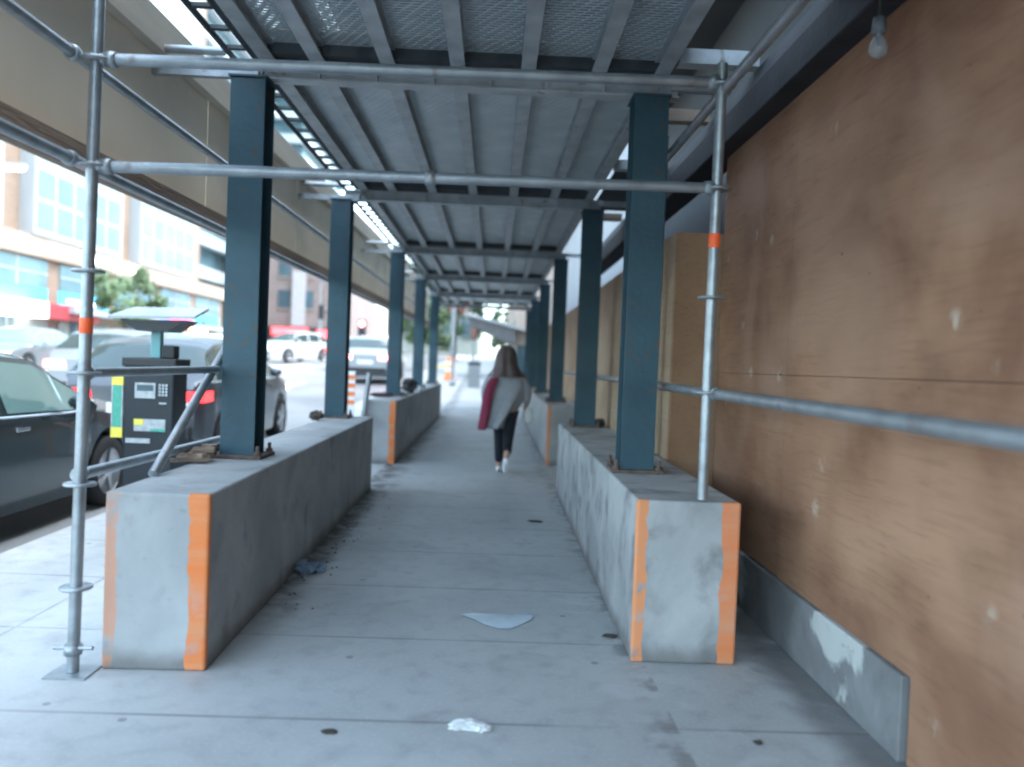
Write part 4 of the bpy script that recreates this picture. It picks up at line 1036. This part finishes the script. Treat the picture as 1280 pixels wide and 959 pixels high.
for nm, ch in (('sleeve', [(P(-.15, .02, 1.25), .07), (P(-.255, .05, 1.03), .062), (P(-.245, .14, .87), .05)]), ('sleeve', [(P(.16, .02, 1.25), .07), (P(.28, -.02, 1.04), .065), (P(.275, .08, .86), .05)])):
    skin_mesh(nm, ch, [(0, 1), (1, 2)], M['coat'], t)
# maroon panel hanging down the left side of the back
b = MB(); vs = []; rows = [(1.20, -.20, -.08, -.10, -.13), (1.02, -.265, -.14, -.09, -.155), (.84, -.29, -.17, -.09, -.165), (.67, -.315, -.20, -.07, -.16), (.53, -.325, -.225, -.04, -.15)]
for z, x0, x1, ya, yb_ in rows:
    for i in range(5):
        f = i / 4; vs.append(P(x0 + (x1 - x0) * f + .012 * sin(z * 23), ya + (yb_ - ya) * f - .028 * sin(f * pi) - .012 + .012 * sin(f * 9 + z * 7), z))
b.add(vs, [(k * 5 + i, k * 5 + i + 1, (k + 1) * 5 + i + 1, (k + 1) * 5 + i) for k in range(4) for i in range(4)], True)
o = b.build('maroon_panel', M['maroon'], t); so = o.modifiers.new('solid', 'SOLIDIFY'); so.thickness = .01; so.offset = 1
s2 = o.modifiers.new('sub', 'SUBSURF'); s2.levels = 2; s2.render_levels = 2
drape('hood', [(1.60, .0, .03, .02, .02), (1.59, .0, .03, .06, .065), (1.555, 0, .025, .10, .11), (1.49, -.005, .02, .122, .135), (1.42, -.005, .015, .126, .14), (1.36, .0, .005, .132, .14), (1.30, .005, .0, .15, .145), (1.25, .01, -.005, .19, .155), (1.205, .01, -.01, .225, .165)], M['hood'], .02, 6, seed=3)
o = MB().blob(P(.30, .06, .72), (.06, .05, .11), 6, 3, .12).build('white_bag', M['bag'], loc=P(.30, .06, .62)); tag(o, "white bag hanging from the walking person's right hand", 'bag')

# ------------------------------------------------------------------ light and sky
w = bpy.data.worlds.new('World'); S.world = w; w.use_nodes = True
nt = w.node_tree; bg = nt.nodes['Background']; sky = nt.nodes.new('ShaderNodeTexSky'); sky.sky_type = 'NISHITA'; sky.sun_disc = False
SUN_EL, SUN_AZ = rad(64), rad(105)       # azimuth measured from +y towards +x; a broad veiled sun, high and behind the viewer
sky.sun_elevation = SUN_EL; sky.sun_rotation = SUN_AZ; sky.dust_density = 1.5; sky.air_density = 1.0; sky.ozone_density = 2.0
hs = nt.nodes.new('ShaderNodeHueSaturation'); hs.inputs['Saturation'].default_value = .62   # thin overcast: a paler, slightly green-grey sky
nt.links.new(sky.outputs[0], hs.inputs['Color'])
tn = nt.nodes.new('ShaderNodeMix'); tn.data_type = 'RGBA'; tn.blend_type = 'MULTIPLY'; tn.inputs[0].default_value = 1
nt.links.new(hs.outputs[0], tn.inputs[6]); tn.inputs[7].default_value = (.88, 1.0, .98, 1)
nt.links.new(tn.outputs[2], bg.inputs[0]); bg.inputs[1].default_value = .15
sl = bpy.data.lights.new('sun', 'SUN'); sl.energy = .8; sl.angle = rad(60); sl.color = (1, .97, .93)
so = bpy.data.objects.new('sun', sl); COL.objects.link(so)
d = Vector((sin(SUN_AZ) * cos(SUN_EL), cos(SUN_AZ) * cos(SUN_EL), sin(SUN_EL)))
so.rotation_euler = d.to_track_quat('Z', 'Y').to_euler()

# ------------------------------------------------------------------ camera
cam = bpy.data.cameras.new('camera'); co = bpy.data.objects.new('camera', cam); COL.objects.link(co)
R = Matrix(((.99896926, -.03837653, -.02424177), (-.02333725, .02384459, -.99944325), (.0389332, .99897882, .0229244)))
co.matrix_world = Matrix.Translation((0, 0, 1.35)) @ R.to_4x4()
cam.sensor_fit = 'HORIZONTAL'; cam.sensor_width = 36; cam.lens = 985 / 1280 * 36; cam.clip_end = 3000; cam.clip_start = .02
cam.dof.use_dof = True; cam.dof.focus_distance = 4.2; cam.dof.aperture_fstop = 1.0
S.camera = co
S.view_settings.view_transform = 'Standard'; S.view_settings.look = 'None'; S.view_settings.gamma = 1; S.view_settings.use_curve_mapping = False
S.view_settings.exposure = 3.2
S.cycles.max_bounces = 8; S.cycles.diffuse_bounces = 5; S.cycles.transparent_max_bounces = 12
S.cycles.use_denoising = True; S.cycles.filter_width = 2.2
for m_ in bpy.data.materials:
    if 'col' in m_: del m_['col']
